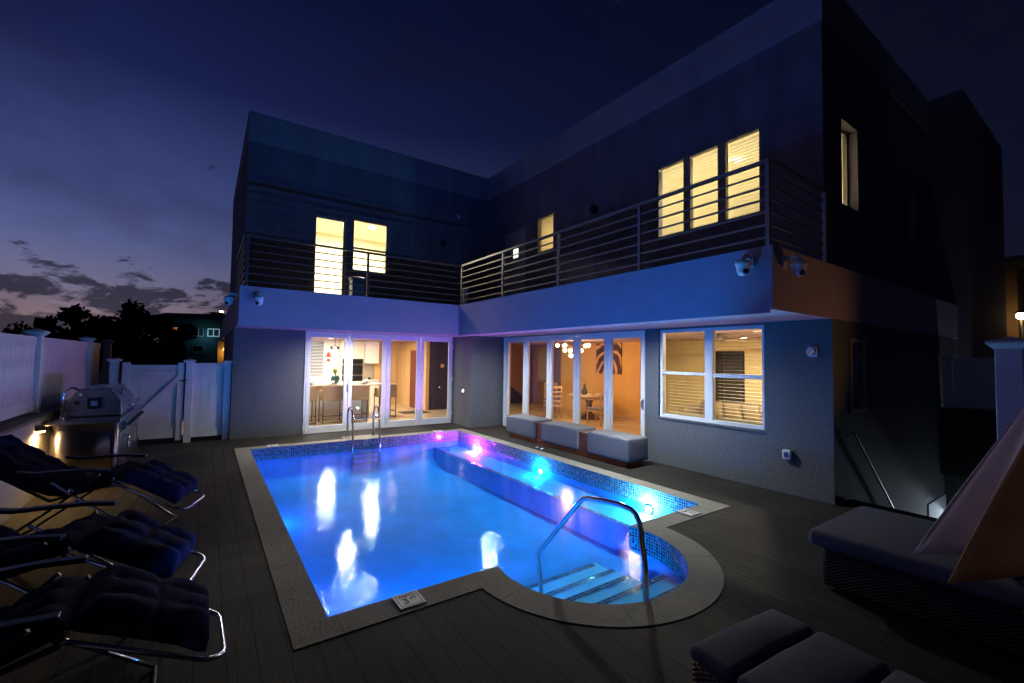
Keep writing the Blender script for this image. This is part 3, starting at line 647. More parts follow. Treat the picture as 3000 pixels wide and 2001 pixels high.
# soffit downlights: bright recessed lamps under the balcony slab
def lamp_lens(name, col, strength, n):
    """luminaire whose output falls off away from its axis, as a reflector lamp's does"""
    m = mat(name, (0.9,0.9,0.9), 0.4, emit=col, estr=strength); t = m.node_tree; g = t.nodes.new('ShaderNodeNewGeometry')
    d = t.nodes.new('ShaderNodeVectorMath'); d.operation = 'DOT_PRODUCT'; t.links.new(g.outputs['Normal'], d.inputs[0]); t.links.new(g.outputs['Incoming'], d.inputs[1])
    c = math_(t, 'POWER', math_(t, 'ABSOLUTE', d.outputs['Value']), n); t.links.new(math_(t, 'MULTIPLY', c, strength), t.nodes['Principled BSDF'].inputs['Emission Strength']); return m
for (x, y, w, lb) in DL:
    t = thing('soffit_light', (x, y, ZB), lb, 'soffit light', 'recessed lights under the balcony')
    MB().lathe([(0.0775, 0.03), (0.0765, 0.03), (0.0765, 0.002), (0.0775, 0.002)], (x, y, ZB)).build('trim_ring', BLACK, t)
    MB().lathe([(0.0001, 0.016), (0.066, 0.016)], (x, y, ZB)).build('lens', lamp_lens('downlight_lens', (0.86, 0.97, 1.0) if x > 5 else (1, 0.95, 0.86), w*240, 0.6), t)

# folding glass doors ---------------------------------------------
def fold_y(name, y, spans, z0, z1, glz0, glz1, gl):
    d = MB(); a, b = spans[0][0], spans[-1][1]
    d.box(a-0.045, b+0.02, y-0.02, y+0.10, z1-0.045, z1); d.box(a-0.045, b+0.02, y-0.01, y+0.10, 0.001, 0.035)
    d.box(a-0.045, a-0.012, y-0.02, y+0.10, 0.035, z1-0.045); d.box(b+0.004, b+0.02, y-0.02, y+0.10, 0.035, z1-0.045)
    d = d.build(name, WHITE, house)
    for (p0, p1), (g0, g1) in zip(spans, gl):
        pm = MB(); p0 += 0.003; p1 -= 0.003
        pm.box(p0, g0, y+0.0, y+0.06, 0.04, z1-0.05); pm.box(g1, p1, y, y+0.06, 0.04, z1-0.05); pm.box(g0, g1, y, y+0.06, glz1, z1-0.05); pm.box(g0, g1, y, y+0.06, 0.04, glz0)
        pm.build('panel', WHITE, d, bevel=0.004)
        box(g0, g1, y+0.03, y+0.034, glz0, glz1).build('pane', GLASS, d)
    return d
fL = fold_y('folding_door', YL, [(1.97,2.93),(2.94,3.90),(3.91,4.84),(4.85,5.79)], 0, 2.434, 0.165, 2.295, [(2.057,2.836),(3.033,3.791),(4.009,4.742),(4.942,5.705)])
def hinge_y(x, y, zs, p):
    for z in zs: MB().box(x-0.035, x+0.035, y-0.028, y-0.001, z-0.05, z+0.05).build('hinge', CERAM, p, bevel=0.004)
for x in (1.965, 3.905, 5.79): hinge_y(x, YL, (0.28, 1.25, 2.14), fL)
MB().box(2.90, 2.93, YL-0.012, YL-0.001, 0.95, 1.15).tube([(2.915, YL-0.012, 1.10), (2.915, YL-0.05, 1.10), (2.915, YL-0.05, 0.98)], 0.008, 8).build('handle', STEEL, fL)
def fold_x(x, panels, z1, glz0, glz1):
    d = MB(); a, b = panels[-1][0], panels[0][1]
    d.box(x-0.02, x+0.10, a-0.012, b+0.045, z1-0.045, z1); d.box(x-0.01, x+0.10, a-0.012, b+0.045, 0.001, 0.035)
    d.box(x-0.02, x+0.10, b+0.012, b+0.045, 0.035, z1-0.045); d.box(x-0.02, x+0.10, a-0.012, a-0.003, 0.035, z1-0.045)
    d = d.build('folding_door', WHITE, house)
    for p0, p1, g0, g1 in panels:
        pm = MB(); p0 += 0.003; p1 -= 0.003
        pm.box(x, x+0.06, p0, g0, 0.04, z1-0.05); pm.box(x, x+0.06, g1, p1, 0.04, z1-0.05); pm.box(x, x+0.06, g0, g1, glz1, z1-0.05); pm.box(x, x+0.06, g0, g1, 0.04, glz0)
        pm.build('panel', WHITE, d, bevel=0.004)
        box(x+0.03, x+0.034, g0, g1, glz0, glz1).build('pane', GLASS, d)
    return d
fR = fold_x(XR, [(9.19,10.135,9.293,9.985),(8.225,9.185,8.321,9.085),(7.285,8.22,7.38,8.132),(6.345,7.28,6.444,7.187),(5.412,6.34,5.503,6.247)], 2.42, 0.165, 2.287)
def hinge_x(y, x, zs, p):
    for z in zs: MB().box(x-0.028, x-0.001, y-0.035, y+0.035, z-0.05, z+0.05).build('hinge', CERAM, p, bevel=0.004)
for y in (10.14, 8.222, 6.342): hinge_x(y, XR, (0.28, 1.25, 2.14), fR)
MB().box(XR-0.012, XR-0.001, 5.43, 5.46, 0.92, 1.12).tube([(XR-0.012, 5.445, 1.08), (XR-0.05, 5.445, 1.08), (XR-0.05, 5.445, 0.96)], 0.008, 8).build('handle', STEEL, fR)
# double sash window
wx = XR+0.05
dw = frame_x(MB(), wx, wx+0.09, winG[0], winG[1], winG[2], winG[3], 0.055)
dw.box(wx-0.002, wx+0.09, 4.085, 4.226, winG[2]+0.055, winG[3]-0.055); dw.box(wx+0.004, wx+0.08, winG[0]+0.055, 4.085, 1.588, 1.652); dw.box(wx+0.004, wx+0.08, 4.226, winG[1]-0.055, 1.605, 1.66)
dw = dw.build('double_window', WHITE, house, bevel=0.004)
for a, b in ((winG[0]+0.055, 4.085), (4.226, winG[1]-0.055)):
    for c, d_ in ((winG[2]+0.055, 1.60), (1.655, winG[3]-0.055)): box(wx+0.04, wx+0.044, a, b, c, d_).build('pane', GLASS, dw)
    bl = MB(); z = 0.93
    while z < 2.36:
        bl.obox((wx+0.17, (a+b)/2, z), (1, 0, 0.0), (0,1,0), (0,0,1), 0.024, (b-a)/2-0.005, 0.0016); z += 0.0555
    for f in (0.15, 0.5, 0.85):
        yy = a+(b-a)*f; bl.box(wx+0.143, wx+0.1445, yy-0.0015, yy+0.0015, 0.90, 2.36)
    bl.box(wx+0.14, wx+0.20, a, b, 0.885, 0.915)
    bl.build('blind', BLIND, dw)
box(XR-0.02, wx, winG[0]-0.0, winG[1]+0.0, winG[2]-0.03, winG[2]-0.001).build('window_sill', WALLM, dw)

# ------------------------------------------------------------------ balcony railings (parts of the house)
def railing(pts, posts, name='balcony_railing', zt=4.165, side=None):
    mb = MB()
    a, b = Vector(pts[0]), Vector(pts[1]); d = (b-a).normalized(); nrm = Vector((-d.y, d.x, 0)); ln = (b-a).length; mid = (a+b)/2
    mb.obox((mid.x, mid.y, zt), d, nrm, (0,0,1), ln/2, 0.025, 0.02)
    for k in range(6): mb.obox((mid.x, mid.y, zt - 0.148*(k+1)), d, nrm, (0,0,1), ln/2, 0.010, 0.011)
    r = mb.build(name, RAILM, house)
    for t in posts:
        p = a + d*t; MB().obox((p.x, p.y, (zt+ZT)/2-0.008), d, nrm, (0,0,1), 0.022, 0.022, (zt-ZT)/2-0.012).build('post', RAILM, r)
    return r
railing(((0.58, FL+0.05, 0), (FR+0.03, FL+0.05, 0)), (0.02, 2.33))
railing(((FR+0.05, 9.80, 0), (FR+0.05, 2.42, 0)), (0.0, 1.87, 3.70, 5.54, 7.36))
railing(((FR+0.08, YF+0.05, 0), (6.68, YF+0.05, 0)), (1.48,))
railing(((0.56, FL+0.08, 0), (0.56, 12.6, 0)), (2.7,))

# ------------------------------------------------------------------ things on the walls
def dome_cam(base, out, label):
    base = Vector(base); out = Vector(out).normalized(); side = Vector((-out.y, out.x, 0))
    t = thing('security_camera', base, label, 'security camera', 'security cameras on the balcony slab')
    MB().obox(base + out*0.01, out, side, (0,0,1), 0.0099, 0.05, 0.07).build('wall_plate', CERAM, t, bevel=0.006)
    MB().tube([base+out*0.02+Vector((0,0,0.03)), base+out*0.13+Vector((0,0,0.05)), base+out*0.16+Vector((0,0,0.0))], 0.026, 10).build('arm', CERAM, t)
    c = base + out*0.16
    MB().lathe([(0.03, 0.0), (0.075, -0.02), (0.085, -0.04), (0.085, -0.065), (0.072, -0.075), (0.066, -0.14), (0.045, -0.18), (0.0001, -0.195)], c, 20).build('housing', CERAM, t)
    MB().sphere(c + Vector((-0.03, -0.045, -0.15)), 0.034, 12, 8).build('lens', BLACK, t)
    return t
dome_cam((FR, 2.62, 3.02), (-1, 0, 0), 'white dome camera on the long fascia beside its near corner')
dome_cam((5.45, YF, 3.0), (0, -1, 0), 'white dome camera round the corner above the amber lit fascia')
dome_cam((0.80, FL, 2.98), (0, -1, 0), 'white dome camera on the left fascia near its outer end')
dome_cam((0.485, 10.1, 2.98), (-1, 0, 0), 'white dome camera sticking out from the left end of the balcony')
def sconce(name, c, out, label, lit=None, s=1.0):
    c = Vector(c); out = Vector(out); side = Vector((-out.y, out.x, 0))
    t = thing(name, c, label, 'wall lamp')
    MB().obox(c+out*0.008, out, side, (0,0,1), 0.0079, 0.045*s, 0.07*s).build('back_plate', BLACK, t, bevel=0.003)
    MB().lathe([(0.035*s, -0.08*s), (0.055*s, -0.07*s), (0.055*s, 0.06*s), (0.03*s, 0.09*s), (0.0001, 0.09*s)], c+out*0.07*s, 14).build('shade', BLACK, t)
    return t
sconce('wall_lamp', (6.05, Y2, 5.47), (0,-1,0), 'unlit black lantern high on the upper left wall', s=1.1)
sconce('wall_lamp', (X2, 7.64, 5.52), (-1,0,0), 'unlit black lantern between the small window and the triple window', s=1.2)
tag(box(6.55, 6.67, Y2-0.03, Y2-0.001, 6.39, 6.51).build('junction_box', GREYP, bevel=0.006), 'small pale square box high on the upper left wall', 'junction box')
# lit step light in the recess
t = thing('recess_light', (XJ, 10.68, 0.95), 'tiny lit hooded wall light in the recess between the two glass doors', 'wall lamp')
MB().obox((XJ-0.012, 10.68, 0.95), (1,0,0), (0,1,0), (0,0,1), 0.0115, 0.035, 0.045).build('housing', CERAM, t, bevel=0.004)
MB().obox((XJ-0.028, 10.68, 0.955), (1,0,0), (0,1,0), (0,0,1), 0.004, 0.02, 0.02).build('lens', mat('step_lens', (0.8,0.8,0.8), 0.4, emit=(1, 0.85, 0.6), estr=40), t)
# wall devices near the corner
t = thing('wall_floodlight', (XR, 2.6, 1.93), 'chrome rimmed white floodlight high on the wall at the house corner', 'floodlight')
box(XR-0.05, XR-0.001, 2.54, 2.65, 1.93, 2.07).build('housing', CERAM, t, bevel=0.01)
MB().lathe([(0.055, 0.0), (0.06, 0.03), (0.045, 0.035), (0.0001, 0.02)], (XR-0.052, 2.60, 2.0), 18, (-1, 0, 0)).build('reflector', CHROME, t)
t = thing('outlet_cover', (XR, 2.93, 0.49), 'white weatherproof outlet cover low on the wall near the house corner', 'outlet')
box(XR-0.07, XR-0.001, 2.87, 2.98, 0.49, 0.62).build('cover', CERAM, t, bevel=0.012)
box(XR-0.076, XR-0.071, 2.895, 2.955, 0.52, 0.59).build('lid', mat('tinted_lid', (0.05,0.07,0.12), 0.1), t)
# balcony things
t = thing('storage_bin', (3.3, 12.25, ZT+0.01), 'blue plastic bin standing on the balcony beside the upstairs door', 'bin')
box(3.16, 3.48, 12.12, 12.45, ZT+0.01, 3.93).build('body', mat('blue_plastic', (0.04, 0.20, 0.62), 0.4), t, bevel=0.015)
box(3.14, 3.50, 12.10, 12.47, 3.932, 3.99).build('lid', mat('blue_lid', (0.03, 0.16, 0.5), 0.4), t, bevel=0.01)
tag(MB().lathe([(0.075,0),(0.085,0.02),(0.085,0.46),(0.07,0.52),(0.0001,0.52)], (5.60, 10.3, ZT+0.009)).build('patterned_urn', mat('white_urn', (0.6,0.55,0.6), 0.5, var=0.4, vscale=14)), 'pale patterned urn standing on the balcony at its inner corner', 'urn')

# ------------------------------------------------------------------ bench by the doors
t = thing('cushioned_bench', (6.19, 6.9, 0), 'long low redwood bench with three grey box cushions beside the right doors', 'bench')
box(5.97, 6.42, 5.13, 8.68, 0.0, 0.095).build('base', REDWOOD, t, bevel=0.004)
box(6.0, 6.40, 5.20, 8.62, 0.0955, 0.43).build('core', REDWOOD, t)
box(5.985, 6.45, 6.02, 6.33, 0.10, 0.455).build('wood_table', REDWOOD, t, bevel=0.004); box(5.985, 6.45, 7.39, 7.69, 0.10, 0.455).build('wood_table', REDWOOD, t, bevel=0.004)
def cushion(x0, x1, y0, y1, z0, z1, parent, name='cushion', m=FABRIC, bev=0.035, puff=0.012, nx=10, ny=14):
    vs = []; fs = []
    mb = MB(); mb.box(x0, x1, y0, y1, z0, z1)
    o = mb.build(name, m, parent)
    me = o.data; bm = bmesh.new(); bm.from_mesh(me)
    bmesh.ops.bevel(bm, geom=bm.edges[:], offset=bev, segments=4, profile=0.5, affect='EDGES')
    bmesh.ops.subdivide_edges(bm, edges=[e for e in bm.edges if e.calc_length() > 0.12], cuts=5, use_grid_fill=True)
    cx, cy, cz = [(a+b)/2 for a, b in ((x0,x1),(y0,y1),(z0,z1))]; org = WL[o]
    for v in bm.verts:
        w = v.co + org; u = (w.x-cx)/((x1-x0)/2); q = (w.y-cy)/((y1-y0)/2); s_ = (w.z-cz)/((z1-z0)/2)
        k = max(0, (1-u*u))*max(0, (1-q*q))
        nz_ = noise.noise(w*3.5)*0.006
        v.co.z += (puff*k + nz_)*(1 if s_ > 0.5 else 0)
        v.co.x += noise.noise(w*4+Vector((9,0,0)))*0.004; v.co.y += noise.noise(w*4+Vector((0,9,0)))*0.004
    for f in bm.faces: f.smooth = True
    bm.to_mesh(me); bm.free(); return o
for a, b in ((7.67, 8.76), (6.31, 7.41), (5.05, 6.04)): cushion(5.93, 6.46, a, b, 0.105, 0.505, t, bev=0.03)
for yy, rr in ((7.26, 0.3), (7.10, -0.4)):
    tag(MB().sphere((5.70, yy, 0.016), 0.035, 10, 6, (1.1, 0.7, 0.4)).build('pebble', CERAM), 'small white pebble on the deck between bench and pool' + (' nearer the ladder' if rr > 0 else ' nearer the handrail'), 'pebble', 'white pebbles by the bench')

# ------------------------------------------------------------------ fence, wall and gates on the left
t = thing('retaining_wall', (-1.87, 6.0, -0.15), 'low pale stucco garden wall under the left vinyl fence', 'wall')
box(-2.05, -1.73, -2.0, 13.0, -0.16, 0.97).build('wall_body', mat('garden_stucco', (0.34, 0.32, 0.33), 0.9, bump=0.6, bscale=80), t)
box(-2.10, -1.70, -2.0, 13.0, 0.972, 1.01).build('cap', mat('wall_cap', (0.13, 0.11, 0.09), 0.8), t)
def fence_panel(p, a, b, z0, z1, axis, parent, boards=0.15):
    """vinyl panel between a and b along axis, centred on p"""
    P = (lambda u0, u1, w, c, d: (p-w, p+w, u0, u1, c, d)) if axis == 'y' else (lambda u0, u1, w, c, d: (u0, u1, p-w, p+w, c, d))
    mb = MB(); mb.box(*P(a, b, 0.025, z0, z0+0.14)); mb.box(*P(a, b, 0.025, z1-0.12, z1))
    n = max(1, round((b-a)/boards)); w = (b-a)/n
    for i in range(n): mb.box(*P(a+i*w+0.003, a+(i+1)*w-0.003, 0.012, z0+0.14, z1-0.12))
    mb.box(*P(a, b, 0.008, z0+0.14, z1-0.12))
    return mb.build('panel', VINYL, parent)
def fence_post(x, y, z0, z1, parent, w=0.064):
    o = box(x-w, x+w, y-w, y+w, z0, z1-0.06).build('post', VINYL, parent, bevel=0.004)
    c = w+0.045
    MB().raw([(x-w-0.01,y-w-0.01,z1-0.085),(x+w+0.01,y-w-0.01,z1-0.085),(x+w+0.01,y+w+0.01,z1-0.085),(x-w-0.01,y+w+0.01,z1-0.085),
              (x-c,y-c,z1-0.045),(x+c,y-c,z1-0.045),(x+c,y+c,z1-0.045),(x-c,y+c,z1-0.045),
              (x-c,y-c,z1-0.03),(x+c,y-c,z1-0.03),(x+c,y+c,z1-0.03),(x-c,y+c,z1-0.03),(x,y,z1+0.01)],
             [(0,3,2,1),(0,1,5,4),(1,2,6,5),(2,3,7,6),(3,0,4,7),(4,5,9,8),(5,6,10,9),(6,7,11,10),(7,4,8,11),(8,9,12),(9,10,12),(10,11,12),(11,8,12)]).build('cap', VINYL, o)
fe = thing('vinyl_fence', (-1.9, 8.0, 1.01), 'white vinyl privacy fence with capped posts standing on the left garden wall', 'fence')
for y in (2.3, 5.45, 8.6, 11.75, 13.9): fence_post(-1.9, y, 1.012, 2.15, fe)
for a, b in ((2.37, 5.38), (5.52, 8.53), (8.67, 11.68), (11.82, 12.9)): fence_panel(-1.9, a, b, 1.05 if b < 12 else 1.05, 2.045, 'y', fe)
g = thing('vinyl_gate', (-0.78, 11.5, 0), 'white vinyl gate with a diagonal bar for brace and shadow left of the house', 'gate')
for a, b in ((-1.34, -1.22), (-0.47, -0.36)): box(a, b, 11.46, 11.54, 0.06, 1.66).build('stile', VINYL, g, bevel=0.004)
gm = MB(); gm.box(-1.22, -0.47, 11.475, 11.525, 1.50, 1.61); gm.box(-1.22, -0.47, 11.475, 11.525, 1.27, 1.495) ; gm.box(-1.22, -0.47, 11.475, 11.525, 0.12, 0.35)
for i in range(5): gm.box(-1.22+i*0.15+0.003, -1.22+(i+1)*0.15-0.003, 11.49, 11.51, 0.35, 1.27)
gm.box(-1.22, -0.47, 11.497, 11.503, 0.35, 1.27)
gm.build('panel', VINYL, g)
MB().obox((-0.86, 11.470, 0.84), (0.82, 0, 0.98), (0,1,0), (-0.98,0,0.82), 0.66, 0.018, 0.05).build('brace_and_shadow', VINYL, g)  # one bar stands for the brace and the shadow along it
MB().tube([(-0.42, 11.44, 1.28), (-0.30, 11.44, 1.30)], 0.012, 6).build('latch', BLACK, g)
g2 = thing('gate_side_fence', (0.1, 11.5, 0), 'narrow white vinyl panel between two capped posts at the house wall', 'fence')
fence_post(-0.27, 11.5, 0.0, 1.74, g2); fence_post(0.405, 11.5, 0.0, 1.73, g2); fence_panel(11.5, -0.206, 0.341, 0.10, 1.655, 'x', g2, 0.137)
g3 = thing('fence_post', (-1.47, 11.5, 0), 'lone capped white vinyl post behind the grill', 'post'); fence_post(-1.47, 11.6, 0.0, 1.75, g3)

# ------------------------------------------------------------------ outdoor kitchen
grill = thing('barbecue_grill', (-1.28, 9.3, 0), 'stainless barbecue island with an open prep top and a domed lid against the garden wall', 'barbecue')
PANEL = mat('satin_steel_panel', (0.30, 0.27, 0.25), 0.27, 1.0, bump=0.15, bscale=2.5)
sp0 = MB(); vs = []; nn = 16
for i in range(nn+1):
    u = i/nn; x = -1.63 + 0.67*u; e = min(1, min(u, 1-u)*12); yv = 8.165 - 0.045*math.sin(math.pi*min(1, e)/2) - 0.018*math.sin(math.pi*u*2.2)
    vs += [(x, yv, 0.03), (x, yv, 0.885), (x, 8.19, 0.885), (x, 8.19, 0.03)]
fs = [(0,1,2,3), (nn*4+3, nn*4+2, nn*4+1, nn*4)] + [(i*4+k, (i+1)*4+k, (i+1)*4+(k+1) % 4, i*4+(k+1) % 4) for i in range(nn) for k in range(4)]
sp0.raw(vs, fs, True).build('side_panel', PANEL, grill)
PANEL.node_tree.nodes['Principled BSDF'].inputs['Anisotropic'].default_value = 0.85; PANEL.node_tree.nodes['Principled BSDF'].inputs['Anisotropic Rotation'].default_value = 0.25
box(-1.63, -0.97, 8.192, 10.35, 0.03, 0.885).build('cabinet', STEEL, grill, bevel=0.006)
box(-1.69, -0.93, 8.09, 10.38, 0.887, 0.925).build('counter', STEEL, grill, bevel=0.008)
# hood: side profile extruded along y
prof = [(-1.60,0.93),(-1.585,1.12),(-1.47,1.32),(-1.14,1.33),(-1.0,1.14),(-0.985,0.98),(-0.99,0.93)]
hv = [(x, y, z) for y in (8.62, 9.95) for x, z in prof]; k = len(prof)
hood = MB().raw(hv, [tuple(range(k)), tuple(range(2*k-1, k-1, -1))] + [(i, (i+1) % k, k+(i+1) % k, k+i) for i in range(k)]).build('lid', STEEL, grill, bevel=0.012)
MB().tube([(-0.955, 8.8, 1.06), (-0.90, 8.8, 1.06), (-0.90, 9.8, 1.06), (-0.955, 9.8, 1.06)], 0.014, 8).build('handle', CHROME, hood)
MB().lathe([(0.05, 0), (0.05, 0.015), (0.0001, 0.016)], (-1.06, 9.25, 1.245), 16, (0.82, 0, 0.57)).build('thermometer', CHROME, hood)
box(-1.36, -1.20, 8.60, 8.617, 1.04, 1.20).build('label_plate', BLACK, hood); box(-1.325, -1.255, 8.594, 8.599, 1.085, 1.15).build('label_sticker', mat('sticker', (0.3,0.3,0.34), 0.5), hood)
MB().lathe([(0.03,0),(0.03,0.015),(0.0001,0.016)], (-1.47, 8.617, 1.13), 12, (0,-1,0)).build('vent_cap', BLACK, hood)
MB().raw([(-0.97,8.35,0.90),(-0.90,8.35,0.86),(-0.90,8.35,0.76),(-0.965,8.35,0.76),(-0.97,10.2,0.90),(-0.90,10.2,0.86),(-0.90,10.2,0.76),(-0.965,10.2,0.76)], [(0,1,2,3),(7,6,5,4),(0,4,5,1),(1,5,6,2),(2,6,7,3),(3,7,4,0)]).build('control_panel', STEEL, grill)
for i in range(8): MB().lathe([(0.024, 0), (0.024, 0.03), (0.016, 0.038), (0.0001, 0.038)], (-0.90, 8.5+i*0.225, 0.81), 12, (1,0,0)).build('knob', BLACK, grill)
for i, (a, b) in enumerate(((8.22, 8.70), (8.72, 9.25), (9.27, 9.80), (9.82, 10.33))):
    d = box(-0.968, -0.945, a, b, 0.08, 0.73).build('cabinet_door', STEEL, grill, bevel=0.004)
    yy = b-0.06 if i % 2 == 0 else a+0.06
    MB().tube([(-0.945, yy, 0.28), (-0.905, yy, 0.28), (-0.905, yy, 0.62), (-0.945, yy, 0.62)], 0.009, 8).build('door_handle', CHROME, d)
fc = [(-1.585, 8.45, 0.926), (-1.585, 8.45, 1.24)] + [(-1.585 + 0.085*(1-math.cos(math.pi*i/10)), 8.45, 1.24 + 0.115*math.sin(math.pi*i/10)) for i in range(1, 11)] + [(-1.415, 8.45, 1.20)]
tag(MB().tube(fc, 0.016, 12).lathe([(0.03, 0), (0.028, 0.03), (0.016, 0.04)], (-1.585, 8.45, 0.926)).tube([(-1.585, 8.45, 1.0), (-1.50, 8.45, 1.01)], 0.009, 8).build('faucet', CHROME), 'tall gooseneck steel faucet on the prep counter beside the grill lid', 'faucet')
wl = thing('garden_wall_lamp', (-1.73, 8.0, 0.80), 'small black lamp throwing amber light down the garden wall beside the barbecue', 'wall lamp')
MB().obox((-1.69, 8.0, 0.875), (1,0,0), (0,1,0), (0,0,1), 0.038, 0.035, 0.035).build('housing', BLACK, wl, bevel=0.006)
MB().obox((-1.685, 8.0, 0.832), (1,0,0), (0,1,0), (0,0,1), 0.035, 0.035, 0.006).build('lens', mat('amber_lens', (0.8,0.6,0.3), 0.4, emit=(1, 0.62, 0.22), estr=45), wl)
lamp('lamp', 'AREA', (-1.66, 7.99, 0.822), (1, 0.60, 0.22), 16, 0.06, None, wl)

# ------------------------------------------------------------------ zero gravity chairs
NAVYF = mat('navy_quilt', (0.006, 0.005, 0.028), 0.95, spec=0.12, bump=0.2, bscale=200, var=0.15, vscale=30)
BLKFR = mat('black_frame', (0.02, 0.02, 0.022), 0.35, 0.6)
SILFR = mat('silver_tube', (0.5, 0.5, 0.53), 0.2, 1.0)
def quilt(path, w, th, parent, name, nu=44, nv=24, tu=4, tv=3):
    """tufted pad: path = list of (x,z) along length, width along y"""
    import itertools
    P = [Vector((x, 0, z)) for x, z in path]; ls = [0]
    for a, b in zip(P, P[1:]): ls.append(ls[-1] + (b-a).length)
    T = ls[-1]
    def at_(s_):
        for i in range(len(P)-1):
            if s_ <= ls[i+1] or i == len(P)-2:
                f = (s_-ls[i])/(ls[i+1]-ls[i]); p = P[i].lerp(P[i+1], f); d = (P[i+1]-P[i]).normalized(); return p, Vector((-d.z, 0, d.x))
    mb = MB(); top = []; bot = []
    tuv = max(1, round(T/0.24))
    for i in range(nu+1):
        s_ = T*i/nu; p, nn_ = at_(s_)
        if nn_.z < 0: nn_ = -nn_
        for j in range(nv+1):
            v = j/nv; y = (v-0.5)*w
            a = abs(math.sin(math.pi*tuv*i/nu)); b = abs(math.sin(math.pi*tv*v))
            e = min(1, 6*min(i/nu, 1-i/nu)*1.6, 6*min(v, 1-v)*1.2); e = math.sqrt(max(0, e))
            h = th*(0.74 + 0.26*(a*b)**0.5)*e + 0.014*noise.noise(Vector((s_*9, y*9, 0))) + 0.006*noise.noise(Vector((s_*26, y*26, 3)))
            top.append(p + nn_*h + Vector((0, y, 0))); bot.append(p - nn_*th*0.25*e + Vector((0, y, 0)))
    st = nv+1; fs = []; n0 = len(top)
    for i in range(nu):
        for j in range(nv):
            q = (i*st+j, (i+1)*st+j, (i+1)*st+j+1, i*st+j+1); fs.append(q); fs.append(tuple(n0+x for x in reversed(q)))
    for i in range(nu):
        fs.append((i*st, n0+i*st, n0+(i+1)*st, (i+1)*st)); fs.append((i*st+nv, (i+1)*st+nv, n0+(i+1)*st+nv, n0+i*st+nv))
    for j in range(nv):
        fs.append((j, j+1, n0+j+1, n0+j)); fs.append((nu*st+j, n0+nu*st+j, n0+nu*st+j+1, nu*st+j+1))
    return mb.raw(top+bot, fs, True).build(name, NAVYF, parent)
def lounger(loc, rot, label):
    t = thing('reclining_chair', (0,0,0), label, 'reclining chair', 'navy padded reclining chairs on the left deck')
    W = 0.27
    # footrest loop (origin at loop end)
    hz, hx = 0.56, -0.62
    loop = [(hx, -W, hz), (-0.10, -W, 0.285)]
    for i in range(7):
        a = math.pi/2*i/6; loop.append((-0.10+0.10*math.sin(a), -W+0.10*(1-math.cos(a)), 0.285-0.035*math.sin(a)))
    loop += [(x, -y, z) for x, y, z in reversed(loop)]
    MB().tube(loop, 0.0125, 10).build('foot_loop', SILFR, t)
    for s in (-1, 1):
        y = s*(W+0.03)
        MB().tube([(hx, y, hz), (-1.10, y, 0.43), (-1.62, y, 0.76), (-1.90, y, 0.93)], 0.014, 10).build('side_rail', BLKFR, t)
        MB().tube([(-0.30, y, 0.012), (-0.55, y, 0.20), (-1.10, y, 0.60)], 0.0125, 10).build('leg', SILFR, t)
        MB().tube([(-1.55, y, 0.012), (-1.10, y, 0.34), (-0.72, y, 0.66)], 0.0125, 10).build('leg', BLKFR, t)
        MB().tube([(hx-0.02, y, hz+0.02), (hx+0.02, y, hz+0.05)], 0.017, 8).build('joint_knob', BLKFR, t)
        MB().sphere((-0.93, y+s*0.02, 0.52), 0.024, 10, 6).build('lock_knob', CHROME, t)
        arm = MB()
        pts = [(-0.62, y+s*0.04, 0.70), (-0.8, y+s*0.04, 0.715), (-1.0, y+s*0.04, 0.71), (-1.2, y+s*0.04, 0.70), (-1.34, y+s*0.04, 0.72)]
        for i in range(4):
            a, b = Vector(pts[i]), Vector(pts[i+1]); d = b-a; arm.obox((a+b)/2, d, (0,1,0), d.cross(Vector((0,1,0))), d.length/2+0.002, 0.03, 0.014)
        arm.build('armrest', BLKFR, t, bevel=0.006)
    MB().tube([(-0.30, -W-0.03, 0.012), (-0.30, W+0.03, 0.012)], 0.0125, 8).build('floor_bar', BLKFR, t)
    MB().tube([(-1.55, -W-0.03, 0.012), (-1.55, W+0.03, 0.012)], 0.0125, 8).build('floor_bar', BLKFR, t)
    quilt([(-0.09, 0.32), (-0.20, 0.40), (-0.38, 0.50), (-0.60, 0.61)], 0.55, 0.125, t, 'footrest_pad')
    quilt([(-0.60, 0.60), (-0.80, 0.53), (-1.02, 0.47), (-1.10, 0.47)], 0.54, 0.11, t, 'seat_pad')
    quilt([(-1.10, 0.47), (-1.28, 0.55), (-1.50, 0.69), (-1.74, 0.85), (-1.88, 0.93)], 0.56, 0.13, t, 'back_pad', nu=50)
    t.location = loc; t.rotation_euler = (0, 0, rot); return t
l0 = lounger((-0.03, 5.88, 0), math.radians(-19), 'navy tufted reclining chair farthest from the camera, beside the barbecue')
def placech(loc, rot, label):
    c = dup(l0); c.location = loc; c.rotation_euler = (0,0,rot); c['label'] = label; return c
placech((0.0, 4.02, 0), math.radians(-14), 'navy tufted reclining chair in the middle of the row on the left deck')
placech((0.13, 3.06, 0), math.radians(2), 'navy tufted reclining chair nearest the camera at the bottom left')

